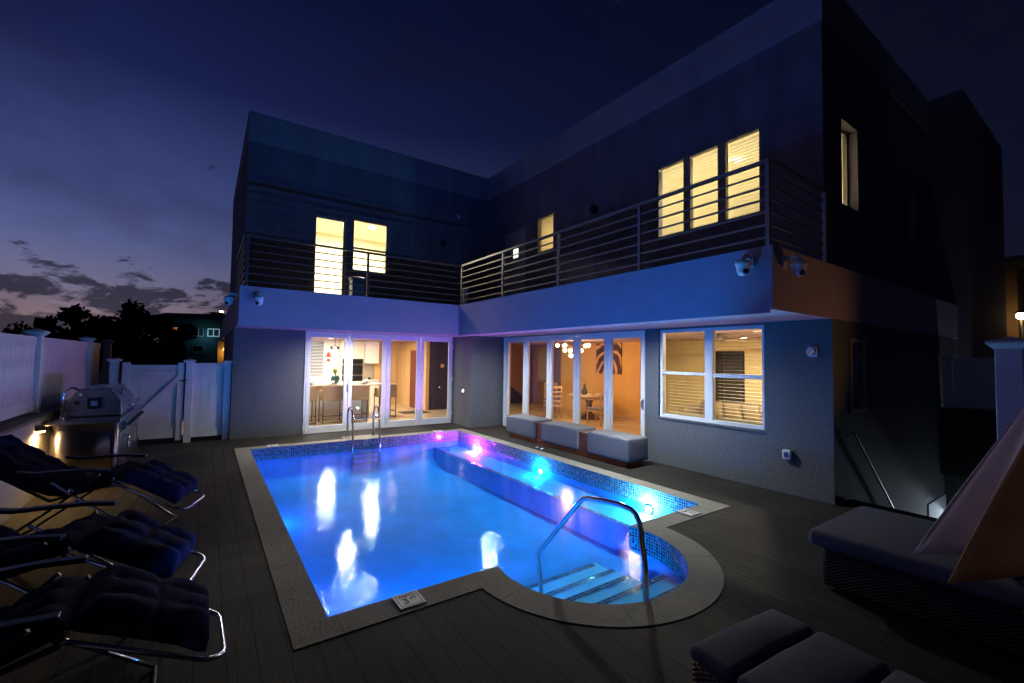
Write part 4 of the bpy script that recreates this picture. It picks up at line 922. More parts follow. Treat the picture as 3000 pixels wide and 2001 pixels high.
# ------------------------------------------------------------------ right side furniture
CUSH = mat('charcoal_cushion', (0.115, 0.105, 0.12), 0.95, bump=0.25, bscale=260, var=0.08, vscale=25)
def wicker_material(name, c):
    m = mat(name, c, 0.6); t = m.node_tree; b = t.nodes['Principled BSDF']; geo = t.nodes.new('ShaderNodeTexCoord')
    sp = t.nodes.new('ShaderNodeSeparateXYZ'); t.links.new(geo.outputs['Object'], sp.inputs[0])
    s1 = math_(t, 'SINE', math_(t, 'MULTIPLY', math_(t, 'ADD', sp.outputs[0], sp.outputs[1]), 150)); s2 = math_(t, 'SINE', math_(t, 'MULTIPLY', sp.outputs[2], 260))
    h = math_(t, 'MULTIPLY', s1, s2); t.links.new(ramp(t, math_(t, 'MULTIPLY_ADD', h, 0.5, 0.5), [(0.2, tuple(x*0.15 for x in c)), (0.8, c)]), b.inputs['Base Color'])
    bp = node(t, 'ShaderNodeBump', Strength=1.0, Distance=0.006); t.links.new(h, bp.inputs['Height']); t.links.new(bp.outputs[0], b.inputs['Normal']); return m
WICK = wicker_material('brown_wicker', (0.42, 0.22, 0.07)); WICKD = wicker_material('dark_wicker', (0.035, 0.03, 0.028))
t = thing('wicker_daybed', (4.9, 0.7, 0), 'dark wicker daybed with one long charcoal cushion by the folded umbrella', 'daybed')
box(4.24, 5.30, -0.6, 1.58, 0.02, 0.33).build('base', WICKD, t, bevel=0.03)
cushion(4.17, 5.35, -0.62, 1.66, 0.335, 0.465, t, m=CUSH, bev=0.05, puff=0.015)
t = thing('wicker_ottoman', (2.45, 0.6, 0), 'brown wicker seat row with three charcoal cushions at the bottom right', 'ottoman')
base = box(-0.27, 0.37, -0.62, 0.46, 0.02, 0.325)
ob = MB(); 
t.location = (0,0,0); WL[t] = Vector((0,0,0))
box(0.0, 0.66, -0.95, 0.0, 0.02, 0.375).build('base', WICK, t, bevel=0.03)
for a, b in ((-0.235, -0.005), (-0.56, -0.25), (-0.95, -0.575)): cushion(-0.02, 0.70, a, b, 0.378, 0.45, t, m=CUSH, bev=0.03, puff=0.022)
t.location = (2.02, 1.33, 0); t.rotation_euler = (0, 0, math.radians(-5))
# folded patio umbrella
UMW = mat('umbrella_white', (0.58, 0.42, 0.32), 0.8, var=0.15, vscale=3); UMO = mat('umbrella_orange', (0.60, 0.24, 0.03), 0.8); UMP = mat('umbrella_peach', (0.62, 0.28, 0.07), 0.8, var=0.15, vscale=3); UMB_ = mat('umbrella_rust', (0.30, 0.11, 0.03), 0.8)
ux, uy = 3.06, 0.10; zt = 2.02; 
t = thing('patio_umbrella', (ux, uy, 0), 'half folded patio umbrella in white, orange and rust panels at the right edge', 'umbrella')
MB().tube([(ux, uy, 0.02), (ux, uy, 2.05)], 0.02, 10).build('pole', SILFR, t)
MB().lathe([(0.25, 0.0), (0.24, 0.05), (0.06, 0.08), (0.03, 0.2)], (ux, uy, 0.002)).build('base', BLACK, t)
NP = 12
for k_ in range(NP):
    a0 = 2*math.pi*k_/NP + 0.31; a1 = a0 + 2*math.pi/NP; mb = MB(); nu_, nv_ = 20, 16
    vs = []
    for i in range(nv_+1):
        f = i/nv_
        for j in range(nu_+1):
            g_ = j/nu_; a = a0 + (a1-a0)*g_; sag = 1 - 0.42*math.sin(math.pi*g_)*f
            r = (0.03 + 0.56*f**0.92)*sag*(1 + 0.035*f*math.sin(g_*math.pi*5 + k_*1.7 + f*2)); z = zt - 1.10*f + 0.09*math.sin(math.pi*g_)*f
            vs.append((ux + r*math.cos(a), uy + r*math.sin(a), z))
    st = nu_+1
    mb.raw(vs, [(i*st+j, i*st+j+1, (i+1)*st+j+1, (i+1)*st+j) for i in range(nv_) for j in range(nu_)], True)
    o = mb.build('canopy_panel', {2: UMW, 3: UMW, 4: UMP, 5: UMO, 6: UMW, 7: UMB_, 8: UMW}.get(k_, (UMW, UMB_, UMO)[k_ % 3]), t)
    so = o.modifiers.new('solid', 'SOLIDIFY'); so.thickness = 0.003
# patterned pillow
def pillow(c, s, m, label, rot):
    mb = MB(); n_ = 12; vs = []
    for sg in (1, -1):
        for i in range(n_+1):
            for j in range(n_+1):
                u = i/n_*2-1; v = j/n_*2-1; h = (max(0, 1-u**4)*max(0, 1-v**4))**0.6*0.09
                vs.append((u*s*(1-0.06*(1-v*v)), v*s*(1-0.06*(1-u*u)), sg*h))
    st = n_+1; n0 = st*st; fs = []
    for i in range(n_):
        for j in range(n_):
            q = (i*st+j, (i+1)*st+j, (i+1)*st+j+1, i*st+j+1); fs.append(q); fs.append(tuple(n0+x for x in reversed(q)))
    t = thing('throw_pillow', (0,0,0), label, 'pillow'); mb.raw(vs, fs, True).build('cover', m, t); t.location = c; t.rotation_euler = rot; return t
zig = mat('zigzag_fabric', (0.02, 0.02, 0.02), 0.9); tt = zig.node_tree; co = tt.nodes.new('ShaderNodeTexCoord'); sp = tt.nodes.new('ShaderNodeSeparateXYZ'); tt.links.new(co.outputs['Object'], sp.inputs[0])
ab = math_(tt, 'ABSOLUTE', math_(tt, 'SUBTRACT', math_(tt, 'FRACT', math_(tt, 'MULTIPLY', sp.outputs[0], 6)), 0.5))
fr_ = math_(tt, 'FRACT', math_(tt, 'ADD', math_(tt, 'MULTIPLY', sp.outputs[1], 22), math_(tt, 'MULTIPLY', ab, 2.4)))
tt.links.new(mixc(tt, math_(tt, 'LESS_THAN', fr_, 0.22), (0.015, 0.015, 0.015), (0.5, 0.48, 0.45)), tt.nodes['Principled BSDF'].inputs['Base Color'])
pillow((4.45, 0.52, 0.60), 0.24, zig, 'black pillow with pale zigzag lines on the daybed behind the umbrella', (math.radians(20), math.radians(-25), 0.4))

# right hand fence and stairwell
fr1 = thing('side_fence', (5.0, 0.3, 0), 'bright white vinyl fence end with two capped posts behind the umbrella', 'fence')
fence_post(5.06, 0.60, 0.0, 2.06, fr1, 0.072); fence_post(5.24, 0.47, 0.0, 2.06, fr1, 0.072); fence_panel(5.24, -1.9, 0.39, 0.08, 1.98, 'y', fr1)
fr2 = thing('far_side_fence', (12.0, 1.6, 1.02), 'dim white vinyl fence on a dark wall at the end of the stairwell', 'fence')
fence_post(12.0, 2.25, 1.02, 2.06, fr2); fence_panel(12.0, -0.5, 2.18, 1.04, 2.0, 'y', fr2, 0.15)
for o_ in fr2.children: pass
tag(box(11.9, 12.15, -0.8, 2.36, -0.28, 1.015).build('stair_end_wall', mat('dark_render', (0.03, 0.03, 0.032), 0.9)), 'dark rendered wall beneath the dim side fence', 'wall')
sw = thing('stairwell', (9.5, 1.8, -2.6), 'sunken side stairwell with pale lit walls at its far end', 'stairwell')
s_ = MB(); s_.box(7.3, 13.2, 1.2, 1.35, -2.6, -0.16); s_.box(7.3, 7.45, 1.35, 2.37, -2.6, -0.16); s_.box(13.2, 13.35, 1.2, 2.37, -2.6, -0.16); s_.build('side_wall', mat('pale_render', (0.55, 0.57, 0.60), 0.85), sw)
box(11.0, 13.0, 2.355, 2.369, -2.5, -0.72).build('brightening_panel', MATS['pale_render'], sw)  # pale sheet added over the dark stucco to brighten the stairwell end
box(7.3, 13.3, 1.2, 2.37, -2.7, -2.6).build('floor', GROUND, sw)
box(12.2, 12.5, 1.36, 2.37, -1.1, -0.35).build('beam', mat('beam_grey', (0.07, 0.075, 0.09), 0.9), sw)
for i in range(9): box(7.5+i*0.28, 7.78+i*0.28, 1.36, 2.36, -2.6, -0.25-i*0.24).build('stair_step', GROUND, sw)
lb = thing('stairwell_light', (12.85, 2.0, -1.15), 'cold white bulkhead light hidden at the bottom of the stairwell', 'light')
MB().sphere((12.85, 1.9, -1.4), 0.06, 10, 8).build('globe', mat('cold_globe', (0.8,0.8,0.8), 0.4, emit=(0.8,0.92,1), estr=30), lb)
lamp('lamp', 'POINT', (12.85, 1.75, -1.4), (0.75, 0.9, 1.0), 75, 0.08, None, lb)
tag(MB().tube([(7.17, 2.30, 0.93), (7.30, 2.30, 0.90), (8.86, 2.30, -0.42), (9.4, 2.30, -0.9)], 0.017, 8).tube([(7.2, 2.374, 0.85), (7.2, 2.30, 0.91)], 0.012, 6).build('stair_rail', STEEL), 'thin metal handrail sloping down the side wall into the stairwell', 'handrail')

# amber wash on the side fascia: path lamp aimed up from the side deck
al = thing('path_spotlight', (7.2, 0.2, 0.0), 'small dark spotlight on the side deck aimed up at the balcony slab', 'spotlight')
MB().tube([(7.2, 0.2, 0.0), (7.2, 0.2, 0.25)], 0.012, 8).lathe([(0.04, 0.25), (0.05, 0.33), (0.045, 0.34)], (7.2, 0.2, 0)).build('body', BLACK, al)
lo = lamp('lamp', 'SPOT', (7.2, 0.2, 0.36), (1.0, 0.50, 0.12), 46, 0.04, None, al, spot=math.radians(62)); lo.rotation_euler = (Vector((6.2, 2.374, 2.6)) - Vector((7.2, 0.2, 0.36))).to_track_quat('-Z', 'Y').to_euler()

# ------------------------------------------------------------------ kitchen furniture
CREAML = mat('cream_laminate', (0.74, 0.68, 0.54), 0.4); OVEN = mat('oven_glass', (0.015, 0.013, 0.012), 0.12)
t = thing('kitchen_cabinet', (4.4, 16.7, 0.02), 'tall cream kitchen cabinet holding stacked black ovens', 'cabinet')
box(3.98, 4.78, 16.45, 16.89, 0.02, 2.42).build('carcass', CREAML, t)
box(4.02, 4.74, 16.42, 16.448, 1.58, 1.76).build('microwave', OVEN, t); box(4.02, 4.74, 16.42, 16.448, 1.20, 1.53).build('oven', OVEN, t); box(4.02, 4.74, 16.42, 16.448, 0.95, 1.14).build('warming_drawer', OVEN, t)
for z in (1.545, 1.165): box(4.02, 4.74, 16.40, 16.43, z, z+0.025).build('handle', STEEL, t)
t = thing('wall_cupboard', (5.05, 16.7, 1.6), 'bright glossy white wall cupboard right of the ovens', 'cupboard')
box(4.80, 5.35, 16.5, 16.89, 1.60, 2.42).build('door', mat('gloss_white', (0.9, 0.88, 0.8), 0.3), t)
t = thing('base_unit', (5.0, 16.65, 0.02), 'cream counter unit with a small dark pot under the white cupboard', 'counter')
box(4.80, 5.35, 16.40, 16.89, 0.02, 0.95).build('unit', CREAML, t); box(4.79, 5.36, 16.38, 16.89, 0.952, 0.99).build('worktop', CERAM, t)
tag(MB().lathe([(0.0001,0.0),(0.05,0.0),(0.055,0.05),(0.04,0.09),(0.0001,0.1)], (5.05, 16.6, 0.991)).build('small_pot', BLACK), 'small dark pot on the kitchen worktop under the white cupboard', 'pot')
isl = thing('kitchen_island', (3.3, 14.0, 0.02), 'large pale kitchen island set for a meal behind the bar stools', 'island')
box(1.9, 4.5, 13.25, 14.9, 0.985, 1.03).build('worktop', mat('cream_quartz', (0.78, 0.72, 0.58), 0.15), isl, bevel=0.008)
box(2.3, 4.2, 13.75, 14.8, 0.02, 0.983).build('base', CREAML, isl)
PLT = mat('dark_plate', (0.10, 0.08, 0.06), 0.3); MUG = mat('white_mug', (0.75, 0.72, 0.66), 0.3)
for i, (x, y) in enumerate(((2.45, 13.55), (3.05, 13.5), (3.95, 13.5), (4.2, 14.1), (2.6, 14.5))):
    nm = ('leftmost', 'second from left', 'third from left', 'rightmost', 'rear left')[i]
    p = MB().lathe([(0.0001,0.0),(0.10,0.0),(0.15,0.018),(0.10,0.008),(0.0001,0.006)], (x, y, 1.031)).build('plate', PLT); tag(p, 'dark dinner plate on the kitchen island, ' + nm, 'plate', 'plates on the kitchen island')
    q = MB().lathe([(0.0001,0.0),(0.035,0.0),(0.04,0.09),(0.034,0.09),(0.03,0.01)], (x+0.02, y+0.02, 1.040)).build('mug', MUG); tag(q, 'white mug standing on the ' + nm + ' plate of the island', 'mug', 'mugs on the kitchen island')
vz = thing('plant_vase', (3.16, 13.7, 1.031), 'dark green rounded vase with yellow green leaves on the kitchen island', 'vase')
MB().lathe([(0.0001,0.0),(0.06,0.0),(0.12,0.08),(0.125,0.18),(0.08,0.25),(0.07,0.26)], (3.16, 13.7, 1.031)).build('pot', mat('teal_glaze', (0.015, 0.06, 0.055), 0.15), vz)
lf = MB()
for i in range(26):
    a = random.uniform(0, 6.28); h = random.uniform(0.10, 0.26); r = random.uniform(0.04, 0.15); d = Vector((math.cos(a), math.sin(a), 0)); sd = Vector((-d.y, d.x, 0))*0.022
    b0 = Vector((3.16, 13.7, 1.28)); p1 = b0 + d*r*0.5 + Vector((0,0,h*0.7)); p2 = b0 + d*r*1.2 + Vector((0,0,h)); lf.poly([b0, p1+sd, p2, p1-sd])
lf.build('leaves', mat('yellow_leaves', (0.30, 0.36, 0.05), 0.6), vz, recalc=False)
# bar stools
STOOLF = mat('taupe_fabric', (0.36, 0.24, 0.12), 0.9); IRON = mat('black_iron', (0.02, 0.018, 0.016), 0.4, 0.5)
def stool(x0, x1, yb, label, face=1):
    t = thing('bar_stool', ((x0+x1)/2, yb, 0.02), label, 'bar stool', 'upholstered stools at the kitchen island')
    box(x0, x1, yb, yb+0.07, 0.63, 1.03).build('backrest', STOOLF, t, bevel=0.015); box(x0+0.01, x1-0.01, yb+0.072, yb+0.55, 0.63, 0.73).build('seat', STOOLF, t, bevel=0.015)
    for a in (x0, x1-0.06): box(a, a+0.06, yb+0.072, yb+0.45, 0.732, 0.90).build('armrest', STOOLF, t, bevel=0.012)
    for a in (x0+0.015, x1-0.035):
        for b in (yb+0.01, yb+0.50): box(a, a+0.02, b, b+0.02, 0.021, 0.628).build('leg', IRON, t)
    fb = MB()
    for z in (0.04, 0.22):
        fb.box(x0+0.036, x1-0.036, yb+0.012, yb+0.028, z, z+0.016); fb.box(x0+0.017, x0+0.033, yb+0.031, yb+0.499, z, z+0.016); fb.box(x1-0.033, x1-0.017, yb+0.031, yb+0.499, z, z+0.016)
    fb.build('foot_frame', IRON, t)
    return t
stool(2.60, 3.20, 12.60, 'brown bar stool seen from behind through the first glass panel')
stool(3.24, 3.82, 12.60, 'brown bar stool seen from behind through the second glass panel')
stool(1.95, 2.47, 12.62, 'brown bar stool cut off at the left end of the kitchen island')
stool(4.25, 4.80, 13.0, 'cream bar stool at the right end of the island behind the door hinge')
# pendant cluster
pc = thing('pendant_lamp', (3.11, 13.6, 2.43), 'cluster pendant of small black cups over the kitchen island', 'pendant')
MB().tube([(3.11,13.6,2.435),(3.11,13.6,2.18)], 0.006, 6).build('cord', BLACK, pc)
cf = MB()
for i in range(9):
    a = 2*math.pi*i/9; r = 0.10 + 0.03*(i % 2); cf.lathe([(0.018,0.04),(0.03,0.0),(0.025,0.0)], (3.11+r*math.cos(a), 13.6+r*math.sin(a), 2.05+0.02*(i % 3)), 10); cf.tube([(3.11,13.6,2.18),(3.11+r*math.cos(a), 13.6+r*math.sin(a), 2.09)], 0.004, 5)
cf.build('cups', BLACK, pc)
MB().sphere((3.11, 13.6, 2.08), 0.045, 10, 8).build('bulb', mat('warm_bulb', (0.9,0.8,0.5), 0.4, emit=(1, 0.85, 0.5), estr=6), pc)
# shuttered window on the kitchen back wall
kb = thing('window_blind', (3.26, 16.88, 1.17), 'slatted blind hanging at the back left of the kitchen', 'blind'); km = MB(); z = 1.17
while z < 2.33: km.obox((3.26, 16.86, z), (1,0,0), (0,1,0.5), (0,-0.5,1), 0.21, 0.018, 0.004); z += 0.052
km.build('slats', CERAM, kb); box(3.05, 3.47, 16.88, 16.897, 1.15, 2.36).build('dark_pane', mat('night_pane', (0.03,0.025,0.02), 0.3), kb)
ro = thing('wall_ornament', (3.63, 16.87, 1.65), 'red ornament hanging on the kitchen wall beside the blind', 'ornament'); REDM = mat('red_paint', (0.6, 0.03, 0.02), 0.5)
MB().sphere((3.64, 16.86, 1.90), 0.07, 10, 8, (1, 0.4, 1.3)).sphere((3.64, 16.86, 1.70), 0.06, 10, 8, (1, 0.4, 1)).obox((3.64, 16.86, 1.84), (1,0,0), (0,1,0), (0,0,1), 0.12, 0.01, 0.015).build('body', REDM, ro)
sp_ = tag(box(6.86, 6.98, 14.30, 14.318, 1.50, 1.62).build('switch_plate', mat('tan_plate', (0.6, 0.4, 0.2), 0.5)), 'tan switch plate on the dark navy hall wall', 'switch plate')
tag(box(5.3, 6.2, 13.6, 14.3, 0.021, 0.03).build('floor_mat', mat('dark_mat', (0.05, 0.03, 0.02), 0.9)), 'dark doormat on the kitchen floor by the hall', 'mat')

# ------------------------------------------------------------------ dining room
def dchair(cx, cy, rot, label):
    t = thing('dining_chair', (0,0,0), label, 'dining chair', 'pale wooden dining chairs')
    box(-0.23, 0.23, -0.22, 0.22, 0.44, 0.49).build('seat', mat('seat_pad', (0.22, 0.18, 0.17), 0.9), t, bevel=0.01)
    box(-0.235, 0.235, -0.225, 0.225, 0.39, 0.438).build('seat_frame', LIGHTWOOD, t)
    for x in (-0.21, 0.21):
        MB().tube([(x, 0.20, 0.02), (x, 0.20, 0.40)], [0.014, 0.02], 8).build('leg', LIGHTWOOD, t)
        MB().tube([(x, -0.26, 0.02), (x, -0.21, 0.42), (x, -0.24, 0.8), (x, -0.30, 1.03)], 0.02, 8).build('leg', LIGHTWOOD, t)
    bs = MB()
    for z, h, o in ((0.99, 0.035, -0.285), (0.84, 0.02, -0.25), (0.70, 0.02, -0.228), (0.56, 0.02, -0.215)): bs.box(-0.20, 0.20, o-0.012, o+0.012, z-h, z+h)
    bs.build('back_slats', LIGHTWOOD, t)
    t.location = (cx, cy, 0); t.rotation_euler = (0,0,rot); return t
dchair(9.85, 11.75, math.radians(150), 'wooden ladder back chair at the left of the dining table')
dchair(9.0, 10.7, math.radians(-25), 'wooden dining chair turned towards the table, middle of the three')
dchair(9.2, 8.95, math.radians(10), 'wooden dining chair at the right of the dining table facing left')
dt = thing('dining_table', (9.9, 10.0, 0.02), 'round pale dining table laid with crockery under the glass globe chandelier', 'table')
MB().lathe([(0.0001,0.76),(0.62,0.76),(0.65,0.745),(0.62,0.72),(0.0001,0.72)], (9.9,10.0,0), 32).build('tabletop', LIGHTWOOD, dt)
MB().lathe([(0.55,0.718),(0.55,0.64),(0.53,0.64)], (9.9,10.0,0), 32).build('apron', LIGHTWOOD, dt)
MB().lathe([(0.36,0.021),(0.30,0.07),(0.10,0.2),(0.09,0.5),(0.2,0.715)], (9.9,10.0,0), 20).build('pedestal', DARKWOOD, dt)
for i, (x, y) in enumerate(((9.55, 10.15), (9.6, 9.7), (9.9, 9.6))):
    tag(MB().lathe([(0.0001,0),(0.09,0.0),(0.13,0.02),(0.09,0.01),(0.0001,0.008)], (x, y, 0.761)).lathe([(0.0001,0.012),(0.05,0.012),(0.07,0.06),(0.06,0.06)], (x, y, 0.761), 16).build('bowl_and_plate', MUG), 'white bowl on a plate on the dining table, ' + ('at the left', 'at the middle', 'at the right')[i], 'bowl', 'crockery on the dining table')
dvz = thing('branch_vase', (9.75, 10.05, 0.761), 'black vase with a bare curved branch on the dining table', 'vase')
MB().lathe([(0.0001,0),(0.07,0),(0.10,0.08),(0.05,0.2),(0.03,0.3),(0.035,0.33)], (9.75, 10.05, 0.761)).build('vase_body', BLACK, dvz)
MB().tube([(9.75,10.05,1.08),(9.76,10.12,1.25),(9.75,10.25,1.33),(9.75,10.36,1.30)], 0.007, 6).build('branch', DARKWOOD, dvz)
ch = thing('globe_chandelier', (9.0, 9.75, 2.43), 'chandelier of clear glowing glass globes above the dining table', 'chandelier')
MB().tube([(9.0,9.75,2.435),(9.0,9.75,2.18)], 0.008, 6).build('stem', STEEL, ch)
GLB = mat('glowing_globe', (0.9,0.8,0.5), 0.3, emit=(1, 0.66, 0.28), estr=9)
for (y, z, dx) in ((10.49,2.283,0), (10.25,2.29,0.1), (10.06,2.265,-0.1), (10.2,2.129,0.05), (9.85,2.115,-0.05), (9.87,1.969,0), (9.33,2.254,0.08), (9.09,2.26,-0.05), (9.43,2.113,0)):
    gg = MB().sphere((9.0+dx, y, z), 0.062, 14, 10).build('globe', GLB, ch)
    MB().tube([(9.0,9.75,2.2),(9.0+dx*0.9, y, z+0.06)], 0.004, 5).build('arm', STEEL, gg)
lamp('lamp', 'POINT', (9.0, 9.8, 1.85), (1.0, 0.62, 0.26), 90, 0.25, None, ch)
# painting on the ochre wall
pm = mat('abstract_canvas', (0.2, 0.12, 0.08), 0.6); tt = pm.node_tree; co = tt.nodes.new('ShaderNodeTexCoord')
wv = node(tt, 'ShaderNodeTexWave', Scale=1.1, Distortion=7.0, Detail=2.0); wv.wave_type = 'RINGS'; tt.links.new(co.outputs['Object'], wv.inputs['Vector'])
tt.links.new(ramp(tt, wv.outputs[0], [(0.0, (0.05, 0.025, 0.03)), (0.45, (0.12, 0.05, 0.035)), (0.75, (0.28, 0.12, 0.05)), (0.93, (0.75, 0.45, 0.22))]), tt.nodes['Principled BSDF'].inputs['Base Color'])
tag(box(10.955, 10.995, 9.64, 10.74, 1.40, 2.40).build('abstract_painting', pm), 'large dark abstract painting with pale curved strokes on the ochre wall', 'painting')

# ------------------------------------------------------------------ living room
SOFA = mat('taupe_sofa', (0.30, 0.24, 0.17), 0.9, bump=0.3, bscale=150)
so = thing('sofa', (10.3, 5.6, 0.02), 'long taupe sofa against the living room back wall', 'sofa')
box(9.9, 10.75, 3.8, 6.6, 0.06, 0.45).build('seat_base', SOFA, so, bevel=0.03); box(10.5, 10.8, 3.8, 6.6, 0.452, 0.85).build('backrest', SOFA, so, bevel=0.04)
for a in (6.62, 3.55): box(9.9, 10.8, a, a+0.22, 0.06, 0.72).build('armrest', SOFA, so, bevel=0.04)
for i, (y, lb) in enumerate(((6.1, 'leftmost large'), (5.65, 'second large'), (5.2, 'third large'), (4.85, 'small rightmost'))):
    pillow((10.33, y, 0.68), 0.22 if i < 3 else 0.16, SOFA, 'taupe square cushion on the sofa, ' + lb, (0, math.radians(72), 0))
cf_ = thing('ceiling_fan', (8.95, 5.2, 2.43), 'brown ceiling fan with long blades seen through the window blinds', 'fan')
MB().tube([(8.95,5.2,2.435),(8.95,5.2,2.36)], 0.02, 8).lathe([(0.0001,2.37),(0.09,2.36),(0.10,2.30),(0.05,2.27),(0.0001,2.265)], (8.95,5.2,0)).build('motor', BRONZE, cf_)
for i in range(5):
    a = 2*math.pi*i/5 + 1.72; d = Vector((math.cos(a), math.sin(a), 0)); MB().obox(Vector((8.95,5.2,2.315))+d*0.46, d, (-d.y, d.x, 0.15), (0,0,1), 0.36, 0.065, 0.004).build('blade', DARKWOOD, cf_)

# ------------------------------------------------------------------ beyond the fence: trees, neighbour, lamps
LEAF = mat('dusk_foliage', (0.045, 0.055, 0.03), 0.8); BARK = mat('dark_bark', (0.06, 0.05, 0.04), 0.9)
def tree(x, y, h, r, label, n=2600, z0=-0.16, flat=1.0):
    t = thing('broadleaf_tree', (x, y, z0), label, 'tree', 'trees behind the left fence')
    MB().tube([(x, y, z0), (x+0.1, y, z0+h*0.3), (x-0.05, y+0.1, z0+h*0.6)], [r*0.10, r*0.075, r*0.04], 8).build('trunk', BARK, t)
    mb = MB(); blobs = []
    for i in range(15):
        a = random.uniform(0, 6.28); rr = r*random.uniform(0.1, 0.85); zz = z0 + h*random.uniform(0.40, 0.92)*(1-0.18*(rr/r)**2)
        blobs.append((Vector((x+rr*math.cos(a), y+rr*math.sin(a), zz)), r*random.uniform(0.18, 0.36)))
    for i in range(n):
        c, br = random.choice(blobs); d = Vector((random.gauss(0,1), random.gauss(0,1), random.gauss(0,0.75))).normalized()*br*random.uniform(0.45, 1.12)
        p = c + d; s = random.uniform(0.07, 0.15); u = Vector((random.gauss(0,1), random.gauss(0,1), random.gauss(0,1))).normalized(); v = u.orthogonal().normalized()
        mb.poly([p-u*s, p+v*s*0.6, p+u*s, p-v*s*0.6])
    mb.build('crown', LEAF, t, recalc=False)
tree(-7.3, 24.0, 3.1, 1.9, 'low dark bush like tree at the far left above the fence')
tree(-5.4, 25.5, 3.35, 1.6, 'dark tree with a small pointed tuft left of the second fence post')
tree(-4.2, 23.5, 3.9, 1.5, 'rounded dark tree between the two nearest fence caps')
tree(-3.4, 26.5, 3.6, 1.4, 'shaggy dark tree with sky showing through above the middle of the fence')
tree(-2.6, 24.5, 4.35, 1.5, 'tallest dark tree left of the neighbouring house')
tree(-1.5, 26.0, 4.1, 1.2, 'dark tree touching the neighbouring house roof')
tree(-9.6, 26.0, 2.9, 1.9, 'low dark tree at the left picture edge beyond the fence')
# palm top by the street lamp
pl = thing('palm_tree', (0.55, 34.0, -0.16), 'small palm silhouette above the neighbouring roof', 'tree')
MB().tube([(0.55,34.0,-0.16),(0.5,34.0,4.3)], 0.10, 8).build('trunk', BARK, pl); pf = MB()
for i in range(16):
    a = 2*math.pi*i/16; d = Vector((math.cos(a), math.sin(a), 0)); sd = Vector((-d.y, d.x, 0)); p = Vector((0.5,34.0,4.3)); q = [p, p+d*0.4+Vector((0,0,0.25)), p+d*0.8+Vector((0,0,0.1)), p+d*1.0+Vector((0,0,-0.2))]
    for a_, b_ in zip(q, q[1:]): pf.poly([a_-sd*0.06, b_-sd*0.05, b_+sd*0.05, a_+sd*0.06])
pf.build('crown', LEAF, pl, recalc=False)
nb = thing('neighbour_house', (-0.6, 31.0, -0.16), 'dark two storey neighbouring house with a lit orange window and teal verandah', 'house')
NBM = mat('neighbour_render', (0.05, 0.10, 0.11), 0.9)
nw = MB(); wall(nw, 'y', 30.0, 30.2, -2.1, 1.9, -0.16, 3.75, [(-1.50,-1.22,2.86,3.27), (-0.86,-0.16,2.86,3.27), (0.05,0.57,2.86,3.28), (-0.62,-0.15,1.9,2.3)]); nw.box(-2.1, 1.9, 30.2, 34.0, -0.16, 3.75)
nw.build('wall', NBM, nb)
MB().raw([(-2.7,29.5,3.75),(2.4,29.5,3.75),(2.4,34.5,3.75),(-2.7,34.5,3.75),(-1.9,31.0,4.12),(1.8,31.0,4.25),(1.8,33,4.25),(-1.9,33,4.12)], [(0,3,2,1),(0,1,5,4),(1,2,6,5),(2,3,7,6),(3,0,4,7),(4,5,6,7)]).build('roof', mat('neighbour_roof', (0.03,0.03,0.03), 0.9), nb)
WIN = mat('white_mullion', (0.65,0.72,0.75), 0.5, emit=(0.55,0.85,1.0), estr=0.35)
box(-1.50,-1.22,30.12,30.14,2.86,3.27).build('window', mat('orange_window', (0.3,0.1,0.02), 0.6, emit=(1.0,0.28,0.04), estr=0.8), nb)
v1 = MB()
for x in (-0.86,-0.62,-0.39,-0.18): v1.box(x, x+0.02, 29.96, 29.99, 2.86, 3.27)
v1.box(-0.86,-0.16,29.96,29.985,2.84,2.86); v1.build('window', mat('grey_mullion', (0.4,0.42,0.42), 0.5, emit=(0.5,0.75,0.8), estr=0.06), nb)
v2 = MB(); frame_y(v2, 29.95, 29.99, 0.03, 0.59, 2.85, 3.29, 0.035); v2.box(0.29,0.325,29.955,29.985,2.885,3.255); v2.build('window', WIN, nb)
v3 = MB(); frame_y(v3, 29.95, 29.99, -0.64, -0.13, 1.88, 2.32, 0.02); v3.build('window', mat('dim_mullion', (0.3,0.32,0.32), 0.5), nb)
lamp('lamp', 'POINT', (-0.05, 29.5, 2.85), (0.3, 0.8, 1.0), 5, 0.1, None, nb)
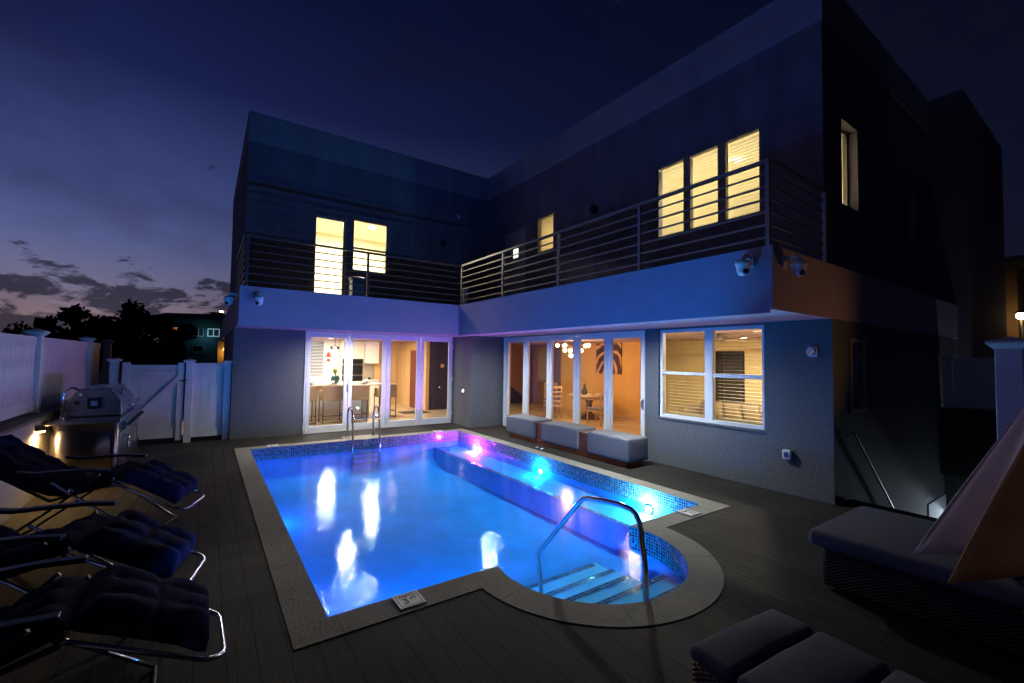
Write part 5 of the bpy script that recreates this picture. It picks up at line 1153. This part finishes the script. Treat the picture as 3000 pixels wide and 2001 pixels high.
def street_lamp(x, y, z, col, es, label, r=0.12, watt=40, pole=True):
    t = thing('street_lamp', (x, y, -0.16), label, 'street lamp')
    if pole: MB().tube([(x, y, -0.16), (x, y, z-0.12)], 0.05, 8).build('pole', BLKFR, t)
    MB().sphere((x, y, z), r, 12, 8).build('globe', mat('lamp_globe', (0.9,0.8,0.6), 0.4, emit=col, estr=es), t)
    MB().lathe([(r*1.3, r*0.7), (r*0.5, r*1.5), (0.0001, r*1.55)], (x, y, z)).build('hood', BLACK, t)
    lamp('lamp', 'POINT', (x, y-0.3, z-0.1), col, watt, 0.1, None, t); return t
street_lamp(0.80, 38.0, 4.92, (1.0, 0.62, 0.28), 14, 'glowing orange street lamp behind the left edge of the house')
lw = thing('neighbour_annex', (0.9, 20.5, -0.16), 'narrow ochre lit garden wall seen between gate and house', 'wall')
box(0.36, 1.4, 20.0, 20.3, -0.16, 2.35).build('wall_body', mat('ochre_render', (0.45, 0.30, 0.12), 0.9), lw)
lc = thing('cone_wall_lamp', (0.60, 19.97, 2.0), 'small conical lamp glowing amber on the ochre garden wall', 'wall lamp')
MB().lathe([(0.03, 0.16), (0.10, 0.0), (0.0001, 0.0)], (0.60, 19.88, 2.0)).build('shade', mat('lit_cone', (0.9,0.7,0.4), 0.5, emit=(1,0.62,0.2), estr=3.0), lc)
lamp('lamp', 'POINT', (0.60, 19.75, 1.9), (1.0, 0.55, 0.15), 4, 0.05, None, lc)
# right hand neighbour porch
rb = thing('neighbour_porch', (21.5, 2.3, -0.16), 'dark neighbouring porch with an amber lit wall at the right edge', 'house')
box(21.0, 24.0, 2.30, 6.0, -0.16, 5.05).build('wall', mat('porch_render', (0.22, 0.14, 0.08), 0.9), rb)
box(20.4, 24.5, 0.2, 6.2, 5.06, 5.25).build('roof', mat('porch_roof', (0.12,0.12,0.13), 0.8), rb)
box(20.5, 20.7, 0.5, 0.7, -0.16, 5.05).build('column', mat('porch_column', (0.1,0.03,0.02), 0.8), rb)
pl_ = street_lamp(20.0, 2.13, 3.36, (1.0, 0.66, 0.28), 45, 'glaring amber lamp by the neighbouring porch at the right edge', 0.11, 3)
tag(MB().sphere((20.9, 2.86, 3.38), 0.028, 8, 6).sphere((20.9, 2.86, 3.28), 0.028, 8, 6).sphere((20.9, 2.86, 3.18), 0.025, 8, 6).build('string_light', mat('tiny_bulbs', (0.9,0.8,0.6), 0.4, emit=(1,0.8,0.5), estr=6)), 'three tiny vertical bulbs left of the amber porch lamp', 'string light')
